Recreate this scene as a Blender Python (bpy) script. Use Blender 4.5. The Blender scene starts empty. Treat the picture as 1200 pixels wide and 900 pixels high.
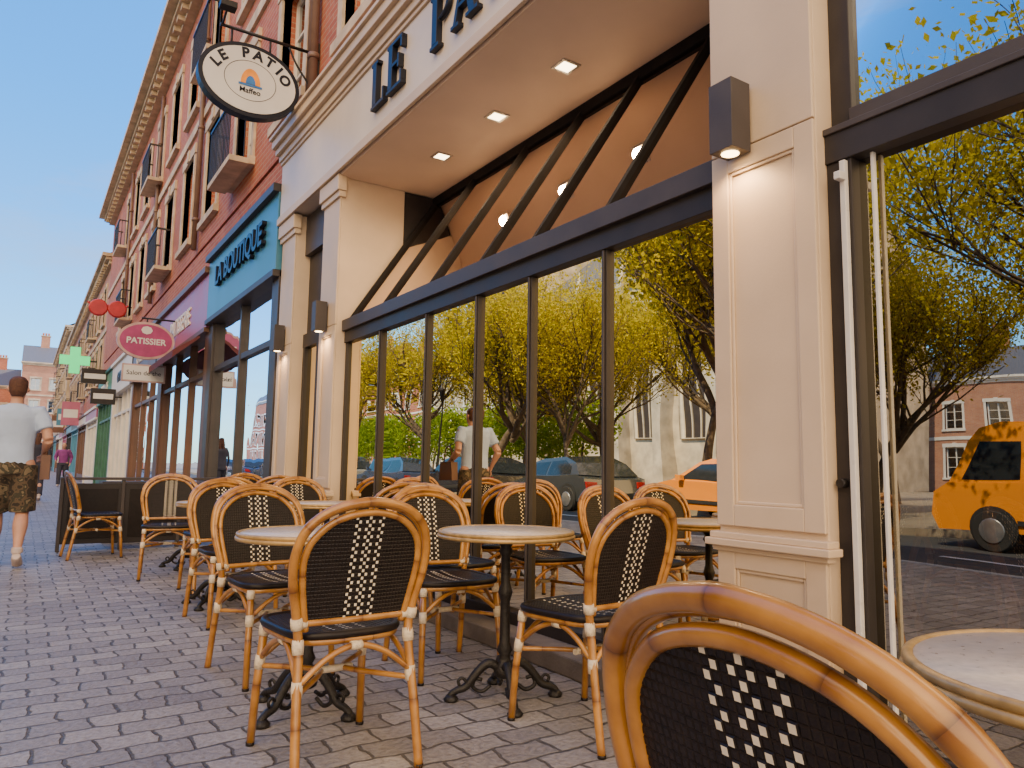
import bpy, math, random
import numpy as np
from mathutils import Vector, Matrix, Quaternion
R=math.radians
S=bpy.context.scene
COL=S.collection
# ------------------------------------------------------------------ materials
class NT:
    def __init__(s,m):
        s.t=m.node_tree; s.n=s.t.nodes; s.l=s.t.links
    def add(s,typ,**k):
        nd=s.n.new(typ)
        for a,b in k.items(): setattr(nd,a,b)
        return nd
    def link(s,a,b): s.l.new(a,b)
def newmat(name):
    m=bpy.data.materials.new(name); m.use_nodes=True
    nt=NT(m); b=nt.n['Principled BSDF']
    return m,nt,b
def c4(c,k=1): return (min(c[0]*k,1),min(c[1]*k,1),min(c[2]*k,1),1)
def mat(name,col,rough=.6,metal=0,ns=6,amt=.25,bs=60,bump=.1,dirt=0,spec=.5,emit=None,es=0):
    m,nt,b=newmat(name)
    tc=nt.add('ShaderNodeTexCoord')
    n=nt.add('ShaderNodeTexNoise'); n.inputs['Scale'].default_value=ns; n.inputs['Detail'].default_value=6
    nt.link(tc.outputs['Object'],n.inputs['Vector'])
    r=nt.add('ShaderNodeValToRGB'); r.color_ramp.elements[0].position=.3; r.color_ramp.elements[1].position=.7
    r.color_ramp.elements[0].color=c4(col,1-amt); r.color_ramp.elements[1].color=c4(col,1+amt*.6)
    nt.link(n.outputs['Fac'],r.inputs[0]); cout=r.outputs[0]
    if dirt:
        sp=nt.add('ShaderNodeSeparateXYZ'); nt.link(tc.outputs['Object'],sp.inputs[0])
        n5=nt.add('ShaderNodeTexNoise'); n5.inputs['Scale'].default_value=5; n5.inputs['Detail'].default_value=8
        nt.link(tc.outputs['Object'],n5.inputs['Vector'])
        ad=nt.add('ShaderNodeMath',operation='MULTIPLY_ADD'); nt.link(n5.outputs['Fac'],ad.inputs[0]); ad.inputs[1].default_value=-.9; nt.link(sp.outputs[2],ad.inputs[2])
        mr5=nt.add('ShaderNodeMapRange'); mr5.inputs[1].default_value=-.45; mr5.inputs[2].default_value=.25; mr5.inputs[3].default_value=dirt; mr5.inputs[4].default_value=0
        nt.link(ad.outputs[0],mr5.inputs[0])
        md=nt.add('ShaderNodeMixRGB',blend_type='MULTIPLY'); nt.link(mr5.outputs[0],md.inputs[0]); nt.link(cout,md.inputs[1]); md.inputs[2].default_value=(.45,.38,.30,1); cout=md.outputs[0]
    nt.link(cout,b.inputs['Base Color'])
    b.inputs['Roughness'].default_value=rough; b.inputs['Metallic'].default_value=metal
    b.inputs['Specular IOR Level'].default_value=spec
    if bump:
        n2=nt.add('ShaderNodeTexNoise'); n2.inputs['Scale'].default_value=bs; n2.inputs['Detail'].default_value=4
        nt.link(tc.outputs['Object'],n2.inputs['Vector'])
        bp=nt.add('ShaderNodeBump'); bp.inputs['Strength'].default_value=bump; bp.inputs['Distance'].default_value=.01
        nt.link(n2.outputs['Fac'],bp.inputs['Height']); nt.link(bp.outputs[0],b.inputs['Normal'])
        mr=nt.add('ShaderNodeMapRange'); mr.inputs[3].default_value=max(0,rough-.1); mr.inputs[4].default_value=min(1,rough+.12)
        nt.link(n.outputs['Fac'],mr.inputs[0]); nt.link(mr.outputs[0],b.inputs['Roughness'])
    if emit:
        b.inputs['Emission Color'].default_value=c4(emit); b.inputs['Emission Strength'].default_value=es
    return m
def brickmat(name,c1,c2,mortar,bw,rh,ms,ground=False,bump=.4,rough=.8,bias=0):
    m,nt,b=newmat(name)
    tc=nt.add('ShaderNodeTexCoord'); sp=nt.add('ShaderNodeSeparateXYZ'); cb=nt.add('ShaderNodeCombineXYZ')
    nt.link(tc.outputs['Object'],sp.inputs[0])
    nz=nt.add('ShaderNodeTexNoise'); nz.inputs['Scale'].default_value=6 if ground else 3; nz.inputs['Detail'].default_value=4
    nt.link(tc.outputs['Object'],nz.inputs['Vector'])
    if ground:
        mx=nt.add('ShaderNodeMixRGB'); mx.blend_type='LINEAR_LIGHT'; mx.inputs[0].default_value=.040
        nt.link(tc.outputs['Object'],mx.inputs[1]); nt.link(nz.outputs['Color'],mx.inputs[2])
        vec=mx.outputs[0]
    else:
        ad=nt.add('ShaderNodeMath',operation='ADD'); nt.link(sp.outputs[0],ad.inputs[0]); nt.link(sp.outputs[1],ad.inputs[1])
        nt.link(ad.outputs[0],cb.inputs[0]); nt.link(sp.outputs[2],cb.inputs[1]); vec=cb.outputs[0]
    br=nt.add('ShaderNodeTexBrick'); br.inputs['Scale'].default_value=1
    br.inputs['Brick Width'].default_value=bw; br.inputs['Row Height'].default_value=rh
    br.inputs['Mortar Size'].default_value=ms; br.inputs['Mortar Smooth'].default_value=.6 if ground else .4
    br.inputs['Bias'].default_value=bias
    br.inputs['Color1'].default_value=c4(c1); br.inputs['Color2'].default_value=c4(c2); br.inputs['Mortar'].default_value=c4(mortar)
    nt.link(vec,br.inputs['Vector'])
    n=nt.add('ShaderNodeTexNoise'); n.inputs['Scale'].default_value=1.1 if ground else .9; n.inputs['Detail'].default_value=10; n.inputs['Roughness'].default_value=.7
    nt.link(tc.outputs['Object'],n.inputs['Vector'])
    rr=nt.add('ShaderNodeValToRGB'); rr.color_ramp.elements[0].position=.3; rr.color_ramp.elements[1].position=.72
    rr.color_ramp.elements[0].color=(.58,.56,.56,1); rr.color_ramp.elements[1].color=(1.0,.98,.95,1)
    nt.link(n.outputs['Fac'],rr.inputs[0])
    mm=nt.add('ShaderNodeMixRGB',blend_type='MULTIPLY'); mm.inputs[0].default_value=.8
    nt.link(br.outputs['Color'],mm.inputs[1]); nt.link(rr.outputs[0],mm.inputs[2])
    cout=mm.outputs[0]
    n3=nt.add('ShaderNodeTexNoise'); n3.inputs['Scale'].default_value=45; n3.inputs['Detail'].default_value=6
    nt.link(tc.outputs['Object'],n3.inputs['Vector'])
    if ground:
        r4=nt.add('ShaderNodeValToRGB'); r4.color_ramp.elements[0].position=.35; r4.color_ramp.elements[1].position=.6
        r4.color_ramp.elements[0].color=(.72,.70,.68,1); r4.color_ramp.elements[1].color=(1.05,1.04,1.03,1); nt.link(n3.outputs['Fac'],r4.inputs[0])
        m4=nt.add('ShaderNodeMixRGB',blend_type='MULTIPLY'); m4.inputs[0].default_value=1; nt.link(cout,m4.inputs[1]); nt.link(r4.outputs[0],m4.inputs[2]); cout=m4.outputs[0]
        vo=nt.add('ShaderNodeTexVoronoi'); vo.inputs['Scale'].default_value=2.3; nt.link(vec,vo.inputs['Vector'])
        r6=nt.add('ShaderNodeValToRGB'); r6.color_ramp.elements[0].position=.03; r6.color_ramp.elements[1].position=.075
        r6.color_ramp.elements[0].color=(.5,.48,.46,1); r6.color_ramp.elements[1].color=(1,1,1,1); nt.link(vo.outputs['Distance'],r6.inputs[0])
        m6=nt.add('ShaderNodeMixRGB',blend_type='MULTIPLY'); m6.inputs[0].default_value=.6; nt.link(cout,m6.inputs[1]); nt.link(r6.outputs[0],m6.inputs[2]); cout=m6.outputs[0]
    nt.link(cout,b.inputs['Base Color'])
    b.inputs['Roughness'].default_value=rough
    h=nt.add('ShaderNodeMath',operation='MULTIPLY_ADD'); nt.link(br.outputs['Fac'],h.inputs[0]); h.inputs[1].default_value=-1.3
    nt.link(n3.outputs['Fac'],h.inputs[2])
    bp=nt.add('ShaderNodeBump'); bp.inputs['Strength'].default_value=bump; bp.inputs['Distance'].default_value=.012
    nt.link(h.outputs[0],bp.inputs['Height']); nt.link(bp.outputs[0],b.inputs['Normal'])
    if ground:
        mr=nt.add('ShaderNodeMapRange'); mr.inputs[3].default_value=.36; mr.inputs[4].default_value=.72
        nt.link(n3.outputs['Fac'],mr.inputs[0]); nt.link(mr.outputs[0],b.inputs['Roughness'])
    return m
def glassmat(name,tint,trans,refl,wav=.03):
    m,nt,b=newmat(name); nt.n.remove(b)
    out=nt.n['Material Output']
    tr=nt.add('ShaderNodeBsdfTransparent'); tr.inputs[0].default_value=c4(trans)
    gl=nt.add('ShaderNodeBsdfGlossy'); gl.inputs['Color'].default_value=c4(tint); gl.inputs['Roughness'].default_value=0.0
    tc=nt.add('ShaderNodeTexCoord'); n=nt.add('ShaderNodeTexNoise'); n.inputs['Scale'].default_value=1.7; n.inputs['Detail'].default_value=1
    nt.link(tc.outputs['Object'],n.inputs['Vector'])
    bp=nt.add('ShaderNodeBump'); bp.inputs['Strength'].default_value=wav; bp.inputs['Distance'].default_value=.05
    nt.link(n.outputs['Fac'],bp.inputs['Height']); nt.link(bp.outputs[0],gl.inputs['Normal'])
    fr=nt.add('ShaderNodeFresnel'); fr.inputs[0].default_value=1.5
    ad=nt.add('ShaderNodeMath',operation='ADD',use_clamp=True); nt.link(fr.outputs[0],ad.inputs[0]); ad.inputs[1].default_value=refl
    mx=nt.add('ShaderNodeMixShader'); nt.link(ad.outputs[0],mx.inputs[0]); nt.link(tr.outputs[0],mx.inputs[1]); nt.link(gl.outputs[0],mx.inputs[2])
    nt.link(mx.outputs[0],out.inputs[0])
    return m
def bamboomat():
    m,nt,b=newmat('bamboo_cane')
    uv=nt.add('ShaderNodeUVMap'); sp=nt.add('ShaderNodeSeparateXYZ'); nt.link(uv.outputs[0],sp.inputs[0])
    md=nt.add('ShaderNodeMath',operation='FRACT'); sc=nt.add('ShaderNodeMath',operation='MULTIPLY'); sc.inputs[1].default_value=4.6
    nt.link(sp.outputs[1],sc.inputs[0]); nt.link(sc.outputs[0],md.inputs[0])
    r=nt.add('ShaderNodeValToRGB'); e=r.color_ramp.elements
    e[0].position=0; e[0].color=(.13,.045,.008,1); e[1].position=.03; e[1].color=(.38,.17,.030,1)
    k=e.new(.10); k.color=(.52,.25,.048,1); k=e.new(.9); k.color=(.44,.20,.034,1); k=e.new(1); k.color=(.24,.09,.015,1)
    nt.link(md.outputs[0],r.inputs[0])
    tc=nt.add('ShaderNodeTexCoord'); n=nt.add('ShaderNodeTexNoise'); n.inputs['Scale'].default_value=14; n.inputs['Detail'].default_value=7
    nt.link(tc.outputs['Object'],n.inputs['Vector'])
    r2=nt.add('ShaderNodeValToRGB'); r2.color_ramp.elements[0].position=.32; r2.color_ramp.elements[1].position=.7
    r2.color_ramp.elements[0].color=(.42,.33,.25,1); r2.color_ramp.elements[1].color=(1,1,1,1)
    nt.link(n.outputs['Fac'],r2.inputs[0])
    mm=nt.add('ShaderNodeMixRGB',blend_type='MULTIPLY'); mm.inputs[0].default_value=.75
    nt.link(r.outputs[0],mm.inputs[1]); nt.link(r2.outputs[0],mm.inputs[2]); nt.link(mm.outputs[0],b.inputs['Base Color'])
    b.inputs['Roughness'].default_value=.28; b.inputs['Coat Weight'].default_value=.4; b.inputs['Coat Roughness'].default_value=.12
    return m
def leafmat(name,c1,c2):
    m,nt,b=newmat(name); nt.n.remove(b)
    tc=nt.add('ShaderNodeTexCoord'); n=nt.add('ShaderNodeTexNoise'); n.inputs['Scale'].default_value=1.3; n.inputs['Detail'].default_value=8; n.inputs['Roughness'].default_value=.8
    nt.link(tc.outputs['Object'],n.inputs['Vector'])
    r=nt.add('ShaderNodeValToRGB'); r.color_ramp.elements[0].position=.35; r.color_ramp.elements[1].position=.65
    r.color_ramp.elements[0].color=c4(c1); r.color_ramp.elements[1].color=c4(c2); nt.link(n.outputs['Fac'],r.inputs[0])
    d=nt.add('ShaderNodeBsdfDiffuse'); t=nt.add('ShaderNodeBsdfTranslucent'); nt.link(r.outputs[0],d.inputs[0]); nt.link(r.outputs[0],t.inputs[0])
    mx=nt.add('ShaderNodeMixShader'); mx.inputs[0].default_value=.45; nt.link(d.outputs[0],mx.inputs[1]); nt.link(t.outputs[0],mx.inputs[2])
    nt.link(mx.outputs[0],nt.n['Material Output'].inputs[0])
    return m
BAM=bamboomat()
BLK=mat('black_weave',(.012,.008,.007),.42,ns=40,amt=.4,bump=.1,bs=300,spec=.28)
MATT=mat('matt_black_bar',(.018,.016,.016),.8,ns=10,amt=.2,bump=0,spec=.1)
WHT=mat('white_weave',(.78,.69,.53),.45,ns=30,amt=.15,bump=.1,bs=300)
BIND=mat('binding_cord',(.72,.60,.43),.5,ns=60,amt=.2,bump=.5,bs=250)
CREAM=mat('cream_paint',(.60,.46,.32),.5,ns=2.5,amt=.1,bs=90,bump=.05,dirt=.8)
CREAM2=mat('cream_paint_soffit',(.68,.51,.38),.6,ns=1.5,amt=.1,bs=50,bump=.03)
WHITEP=mat('white_fascia_paint',(.66,.56,.46),.45,ns=2,amt=.1,bs=60,bump=.03)
FRAME=mat('dark_frame',(.032,.027,.027),.45,ns=5,amt=.25,bs=120,bump=.04,spec=.3,dirt=.3)
FRAME2=mat('grey_frame',(.062,.052,.050),.48,ns=5,amt=.2,bs=120,bump=.04,spec=.3)
METAL=mat('brushed_steel',(.62,.61,.62),.3,1,ns=20,amt=.1,bump=.05)
WMETAL=mat('white_coated_metal',(.62,.60,.58),.3,0,ns=20,amt=.05,bump=.02)
IRON=mat('cast_iron',(.02,.017,.016),.45,.3,ns=30,amt=.4,bs=120,bump=.4)
BRASS=mat('table_rim',(.42,.27,.10),.35,.2,ns=30,amt=.3,bump=.1)
TTOP=mat('table_stone_top',(.58,.49,.39),.3,ns=60,amt=.18,bump=.02)
STONE=mat('stone_trim',(.56,.44,.31),.8,ns=4,amt=.3,bs=40,bump=.3)
STONEW=mat('pale_stone',(.50,.40,.28),.85,ns=1.2,amt=.35,bs=20,bump=.4)
PLINTH=mat('plinth_stone',(.22,.19,.17),.7,ns=8,amt=.3,bs=60,bump=.3,dirt=.6)
GLASS=glassmat('window_glass',(1.0,.87,.60),(.26,.21,.17),.42,.05)
GLASS2=glassmat('door_glass',(.98,.90,.72),(.26,.21,.17),.38,.05)
GLASSB=glassmat('shop_glass',(.88,.92,.95),(.3,.3,.3),.42,.06)
GLASSR=glassmat('roof_glass',(.85,.72,.62),(.36,.28,.22),.04)
GLASSU=glassmat('upstairs_glass',(.75,.8,.85),(.2,.2,.2),.3,.06)
BRICK=brickmat('red_brick',(.52,.155,.075),(.40,.10,.05),(.46,.29,.19),.24,.075,.008)
BRICKP=brickmat('pink_brick',(.54,.25,.14),(.47,.19,.11),(.45,.34,.26),.24,.075,.008)
BLUE=mat('blue_shop_paint',(.05,.20,.31),.4,ns=2,amt=.15,bump=.03)
PINK=mat('purple_shop_paint',(.40,.11,.20),.45,ns=2,amt=.15,bump=.03)
BROWN=mat('brown_shop_paint',(.13,.06,.035),.5,ns=2,amt=.2,bump=.05)
WOODW=mat('painted_white',(.72,.65,.56),.5,ns=3,amt=.1,bump=.05)
ROOF=mat('slate_roof',(.09,.09,.105),.6,ns=12,amt=.3,bs=30,bump=.4)
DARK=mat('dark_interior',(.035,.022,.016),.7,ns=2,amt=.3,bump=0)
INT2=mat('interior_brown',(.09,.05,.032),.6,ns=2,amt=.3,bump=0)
LET=mat('letter_navy',(.010,.012,.022),.4,ns=4,amt=.2,bump=0,spec=.3)
BULB=mat('lamp_glow',(1,.8,.5),.5,emit=(1,.66,.30),es=14,bump=0)
BULBW=mat('downlight_glow',(1,.85,.6),.5,emit=(1,.76,.42),es=10,bump=0)
PIPE=mat('downpipe_paint',(.17,.10,.075),.5,ns=6,amt=.2,bump=.05)
# ------------------------------------------------------------------ mesh builder
class MB:
    def __init__(s): s.v=[];s.f=[];s.mi=[];s.sm=[];s.uv=[];s.mats=[]
    def m(s,mt):
        if mt not in s.mats: s.mats.append(mt)
        return s.mats.index(mt)
    def face(s,idx,mt,smooth=False,uv=None):
        s.f.append(tuple(idx)); s.mi.append(s.m(mt)); s.sm.append(smooth)
        s.uv.extend(uv if uv else [(0,0)]*len(idx))
    def poly(s,pts,mt,smooth=False):
        b=len(s.v); s.v.extend([tuple(p) for p in pts]); s.face(range(b,b+len(pts)),mt,smooth)
    def box(s,x0,x1,y0,y1,z0,z1,mt):
        if x0>x1:x0,x1=x1,x0
        if y0>y1:y0,y1=y1,y0
        b=len(s.v)
        s.v.extend([(x0,y0,z0),(x1,y0,z0),(x1,y1,z0),(x0,y1,z0),(x0,y0,z1),(x1,y0,z1),(x1,y1,z1),(x0,y1,z1)])
        for q in ((0,3,2,1),(4,5,6,7),(0,1,5,4),(1,2,6,5),(2,3,7,6),(3,0,4,7)): s.face([b+i for i in q],mt)
    def prism(s,pts,axis,a0,a1,mt):
        def mk(p,a):
            return {0:(a,p[0],p[1]),1:(p[0],a,p[1]),2:(p[0],p[1],a)}[axis]
        n=len(pts); b=len(s.v)
        s.v.extend([mk(p,a0) for p in pts]+[mk(p,a1) for p in pts])
        s.face(list(range(b,b+n))[::-1],mt); s.face(range(b+n,b+2*n),mt)
        for i in range(n):
            j=(i+1)%n; s.face([b+i,b+j,b+n+j,b+n+i],mt)
    def tube(s,pts,r,mt,n=10,closed=False,cap=True,side=None):
        P=[Vector(p) for p in pts]; k=len(P)
        rad=r if isinstance(r,(list,tuple)) else [r]*k
        T=[]
        for i in range(k):
            if closed: t=P[(i+1)%k]-P[i-1]
            else: t=P[min(i+1,k-1)]-P[max(i-1,0)]
            T.append(t.normalized() if t.length>1e-9 else Vector((0,0,1)))
        if side is None:
            a=Vector((1,0,0)) if abs(T[0].x)<.8 else Vector((0,0,1))
        else: a=Vector(side)
        u=(a-T[0]*a.dot(T[0])).normalized(); b=len(s.v); L=0; Ls=[]
        for i in range(k):
            if side is not None: u=(a-T[i]*a.dot(T[i])).normalized()
            else: u=(u-T[i]*u.dot(T[i])).normalized()
            w=T[i].cross(u); ra=rad[i]; ra,rb=(ra if isinstance(ra,(tuple,list)) else (ra,ra))
            if i: L+=(P[i]-P[i-1]).length
            Ls.append(L)
            for j in range(n):
                an=2*math.pi*j/n; q=P[i]+u*(ra*math.cos(an))+w*(rb*math.sin(an)); s.v.append(q[:])
        if closed: Ls.append(L+(P[0]-P[-1]).length)
        for i in range(k if closed else k-1):
            i2=(i+1)%k
            for j in range(n):
                j2=(j+1)%n
                s.face([b+i*n+j,b+i*n+j2,b+i2*n+j2,b+i2*n+j],mt,True,[(j/n,Ls[i]),((j+1)/n,Ls[i]),((j+1)/n,Ls[i+1]),(j/n,Ls[i+1])])
        if cap and not closed:
            s.face([b+j for j in range(n)][::-1],mt); s.face([b+(k-1)*n+j for j in range(n)],mt)
    def lathe(s,prof,c,mt,n=24,axis='z'):
        b=len(s.v); k=len(prof)
        for (r,h) in prof:
            for j in range(n):
                a=2*math.pi*j/n; x,y=r*math.cos(a),r*math.sin(a)
                s.v.append((c[0]+x,c[1]+y,c[2]+h) if axis=='z' else ((c[0]+h,c[1]+x,c[2]+y) if axis=='x' else (c[0]+x,c[1]+h,c[2]+y)))
        for i in range(k-1):
            for j in range(n):
                j2=(j+1)%n; s.face([b+i*n+j,b+i*n+j2,b+(i+1)*n+j2,b+(i+1)*n+j],mt,True)
        s.face([b+j for j in range(n)][::-1],mt); s.face([b+(k-1)*n+j for j in range(n)],mt)
    def mesh(s,name):
        me=bpy.data.meshes.new(name); me.from_pydata(s.v,[],s.f)
        for mt in s.mats: me.materials.append(mt)
        me.polygons.foreach_set('material_index',s.mi); me.polygons.foreach_set('use_smooth',s.sm)
        ul=me.uv_layers.new(name='UVMap'); ul.data.foreach_set('uv',np.array(s.uv,dtype=np.float32).ravel())
        me.update(); return me
    def obj(s,name,parent=None,loc=(0,0,0),rz=0,bev=0):
        return place(s.mesh(name),name,parent,loc,rz,bev)
def place(me,name,parent=None,loc=(0,0,0),rz=0,bev=0):
    o=bpy.data.objects.new(name,me); COL.objects.link(o); o.location=loc; o.rotation_euler=(0,0,rz)
    if parent: o.parent=parent
    if bev:
        md=o.modifiers.new('bevel','BEVEL'); md.width=bev; md.segments=2; md.limit_method='ANGLE'; md.angle_limit=R(40)
    return o
def empty(name,loc=(0,0,0),rz=0):
    o=bpy.data.objects.new(name,None); COL.objects.link(o); o.location=loc; o.rotation_euler=(0,0,rz); return o
def smooth_path(pts,sub=6,closed=False):
    P=[Vector(p) for p in pts]; n=len(P); out=[]
    rng=n if closed else n-1
    for i in range(rng):
        p0=P[(i-1)%n] if closed or i>0 else P[0]*2-P[1]
        p1=P[i]; p2=P[(i+1)%n]; p3=P[(i+2)%n] if closed or i+2<n else P[-1]*2-P[-2]
        for k in range(sub):
            t=k/sub; out.append(.5*((2*p1)+(p2-p0)*t+(2*p0-5*p1+4*p2-p3)*t*t+(3*p1-p0-3*p2+p3)*t**3))
    if not closed: out.append(P[-1])
    return out
def text(s,size,loc,rot,mt,parent,ext=.004,off=0,name='lettering'):
    cu=bpy.data.curves.new(name,'FONT'); cu.body=s; cu.size=size; cu.extrude=ext; cu.offset=off; cu.align_x='CENTER'; cu.align_y='CENTER'
    cu.materials.append(mt); o=bpy.data.objects.new(name,cu); COL.objects.link(o); o.location=loc; o.rotation_euler=rot
    if parent: o.parent=parent
    return o
def lamp(kind,name,loc,energy,col,parent=None,size=.04,rot=(0,0,0),ang=110):
    l=bpy.data.lights.new(name,kind); l.energy=energy; l.color=col
    if kind!='SUN': l.shadow_soft_size=size
    if kind=='SPOT': l.spot_size=R(ang); l.spot_blend=.6
    o=bpy.data.objects.new(name,l); COL.objects.link(o); o.location=loc; o.rotation_euler=rot
    if parent: o.parent=parent
    return o
# ------------------------------------------------------------------ camera
CAMH=1.02
cd=bpy.data.cameras.new('camera'); cam=bpy.data.objects.new('camera',cd); COL.objects.link(cam); S.camera=cam
cd.sensor_width=36; cd.lens=26.0; cd.clip_end=2000; cd.clip_start=.05
yaw,pit,roll=R(33.3),R(6.4),.015
fw=Vector((math.sin(yaw)*math.cos(pit),math.cos(yaw)*math.cos(pit),math.sin(pit)))
cam.location=(0,0,CAMH); cam.rotation_mode='QUATERNION'
cam.rotation_quaternion=fw.to_track_quat('-Z','Y')@Quaternion((0,0,1),roll)
# ------------------------------------------------------------------ world / sun
AZ,EL=R(108),R(50)
w=bpy.data.worlds.new('World'); S.world=w; w.use_nodes=True
nt=NT(w); bg=nt.n['Background']
sky=nt.add('ShaderNodeTexSky',sky_type='NISHITA'); sky.sun_disc=False; sky.sun_elevation=EL; sky.sun_rotation=AZ
sky.air_density=1.0; sky.dust_density=.3; sky.ozone_density=1.5
tc=nt.add('ShaderNodeTexCoord'); sz=nt.add('ShaderNodeSeparateXYZ'); nt.link(tc.outputs['Generated'],sz.inputs[0])
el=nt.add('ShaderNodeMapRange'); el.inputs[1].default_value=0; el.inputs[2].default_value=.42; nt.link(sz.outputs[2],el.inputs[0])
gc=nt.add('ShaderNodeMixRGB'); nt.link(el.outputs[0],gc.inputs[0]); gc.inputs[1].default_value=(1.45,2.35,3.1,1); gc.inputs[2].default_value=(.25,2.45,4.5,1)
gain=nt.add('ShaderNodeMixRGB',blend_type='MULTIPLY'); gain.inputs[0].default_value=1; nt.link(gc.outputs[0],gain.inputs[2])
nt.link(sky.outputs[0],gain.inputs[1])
mp=nt.add('ShaderNodeMapping'); mp.inputs['Scale'].default_value=(1.2,1.6,4.5); mp.inputs['Rotation'].default_value=(0,.3,.5)
nt.link(tc.outputs['Generated'],mp.inputs[0])
n=nt.add('ShaderNodeTexNoise'); n.inputs['Scale'].default_value=2.2; n.inputs['Detail'].default_value=9; n.inputs['Roughness'].default_value=.58
nt.link(mp.outputs[0],n.inputs['Vector'])
r=nt.add('ShaderNodeValToRGB'); r.color_ramp.elements[0].position=.52; r.color_ramp.elements[1].position=.82; r.color_ramp.elements[1].color=(.7,.7,.7,1)
nt.link(n.outputs['Fac'],r.inputs[0])
mx=nt.add('ShaderNodeMixRGB'); nt.link(r.outputs[0],mx.inputs[0]); nt.link(gain.outputs[0],mx.inputs[1]); mx.inputs[2].default_value=(6.6,6.4,6.3,1)
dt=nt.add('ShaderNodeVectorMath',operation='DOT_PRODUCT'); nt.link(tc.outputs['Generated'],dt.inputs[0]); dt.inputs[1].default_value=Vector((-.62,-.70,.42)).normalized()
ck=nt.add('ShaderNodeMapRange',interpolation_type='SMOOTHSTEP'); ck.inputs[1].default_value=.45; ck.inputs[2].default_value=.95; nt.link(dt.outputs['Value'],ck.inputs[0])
m2=nt.add('ShaderNodeMixRGB'); nt.link(ck.outputs[0],m2.inputs[0]); nt.link(mx.outputs[0],m2.inputs[1]); m2.inputs[2].default_value=(36,26.5,16.5,1)  # added warm cloud glow, out of view south-west, brightens the shaded street
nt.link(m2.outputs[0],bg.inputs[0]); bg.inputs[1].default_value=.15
sd=bpy.data.lights.new('sun','SUN'); sd.energy=7.5; sd.angle=R(.5); sd.color=(1,.89,.70)
so=bpy.data.objects.new('sun',sd); COL.objects.link(so)
sv=Vector((math.sin(AZ)*math.cos(EL),math.cos(AZ)*math.cos(EL),math.sin(EL)))
so.rotation_euler=sv.to_track_quat('Z','Y').to_euler()
# ------------------------------------------------------------------ ground
PAVE=brickmat('sett_paving',(.41,.385,.375),(.255,.24,.24),(.10,.09,.08),.20,.14,.008,True,.7,.6)
ASPH=mat('asphalt',(.05,.05,.052),.85,ns=3,amt=.25,bs=150,bump=.4)
EARTH=mat('plaza_ground',(.24,.20,.15),.85,ns=1.5,amt=.25,bs=30,bump=.3)
PAINT=mat('road_paint',(.7,.7,.68),.6,ns=20,amt=.2,bump=.1)
KERB=mat('kerb_granite',(.33,.32,.31),.7,ns=20,amt=.25,bs=120,bump=.2)
def sheet(name,x0,x1,y0,y1,z,mt):
    b=MB(); b.poly([(x0,y0,z),(x1,y0,z),(x1,y1,z),(x0,y1,z)],mt); return b.obj(name)
sheet('ground',-900,900,-900,900,-.14,EARTH)
sheet('road',-9,-3.8,-60,400,-.136,ASPH)
b=MB(); b.box(-3.65,8.5,-40,200,-.135,0,PAVE); b.obj('pavement')
b=MB()
for i in range(120): b.box(-3.8,-3.655,-40+i*2,-40+i*2+1.99,-.135,.004,KERB)
b.obj('kerb',bev=.008)
b=MB(); b.box(-40,-9.15,-60,200,-.135,0,EARTH); b.obj('plaza')
b=MB()
for i in range(30): b.poly([(-6.05,-20+i*3,-.132),(-5.93,-20+i*3,-.132),(-5.93,-18.5+i*3,-.132),(-6.05,-18.5+i*3,-.132)],PAINT)
b.obj('road_marking')
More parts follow.
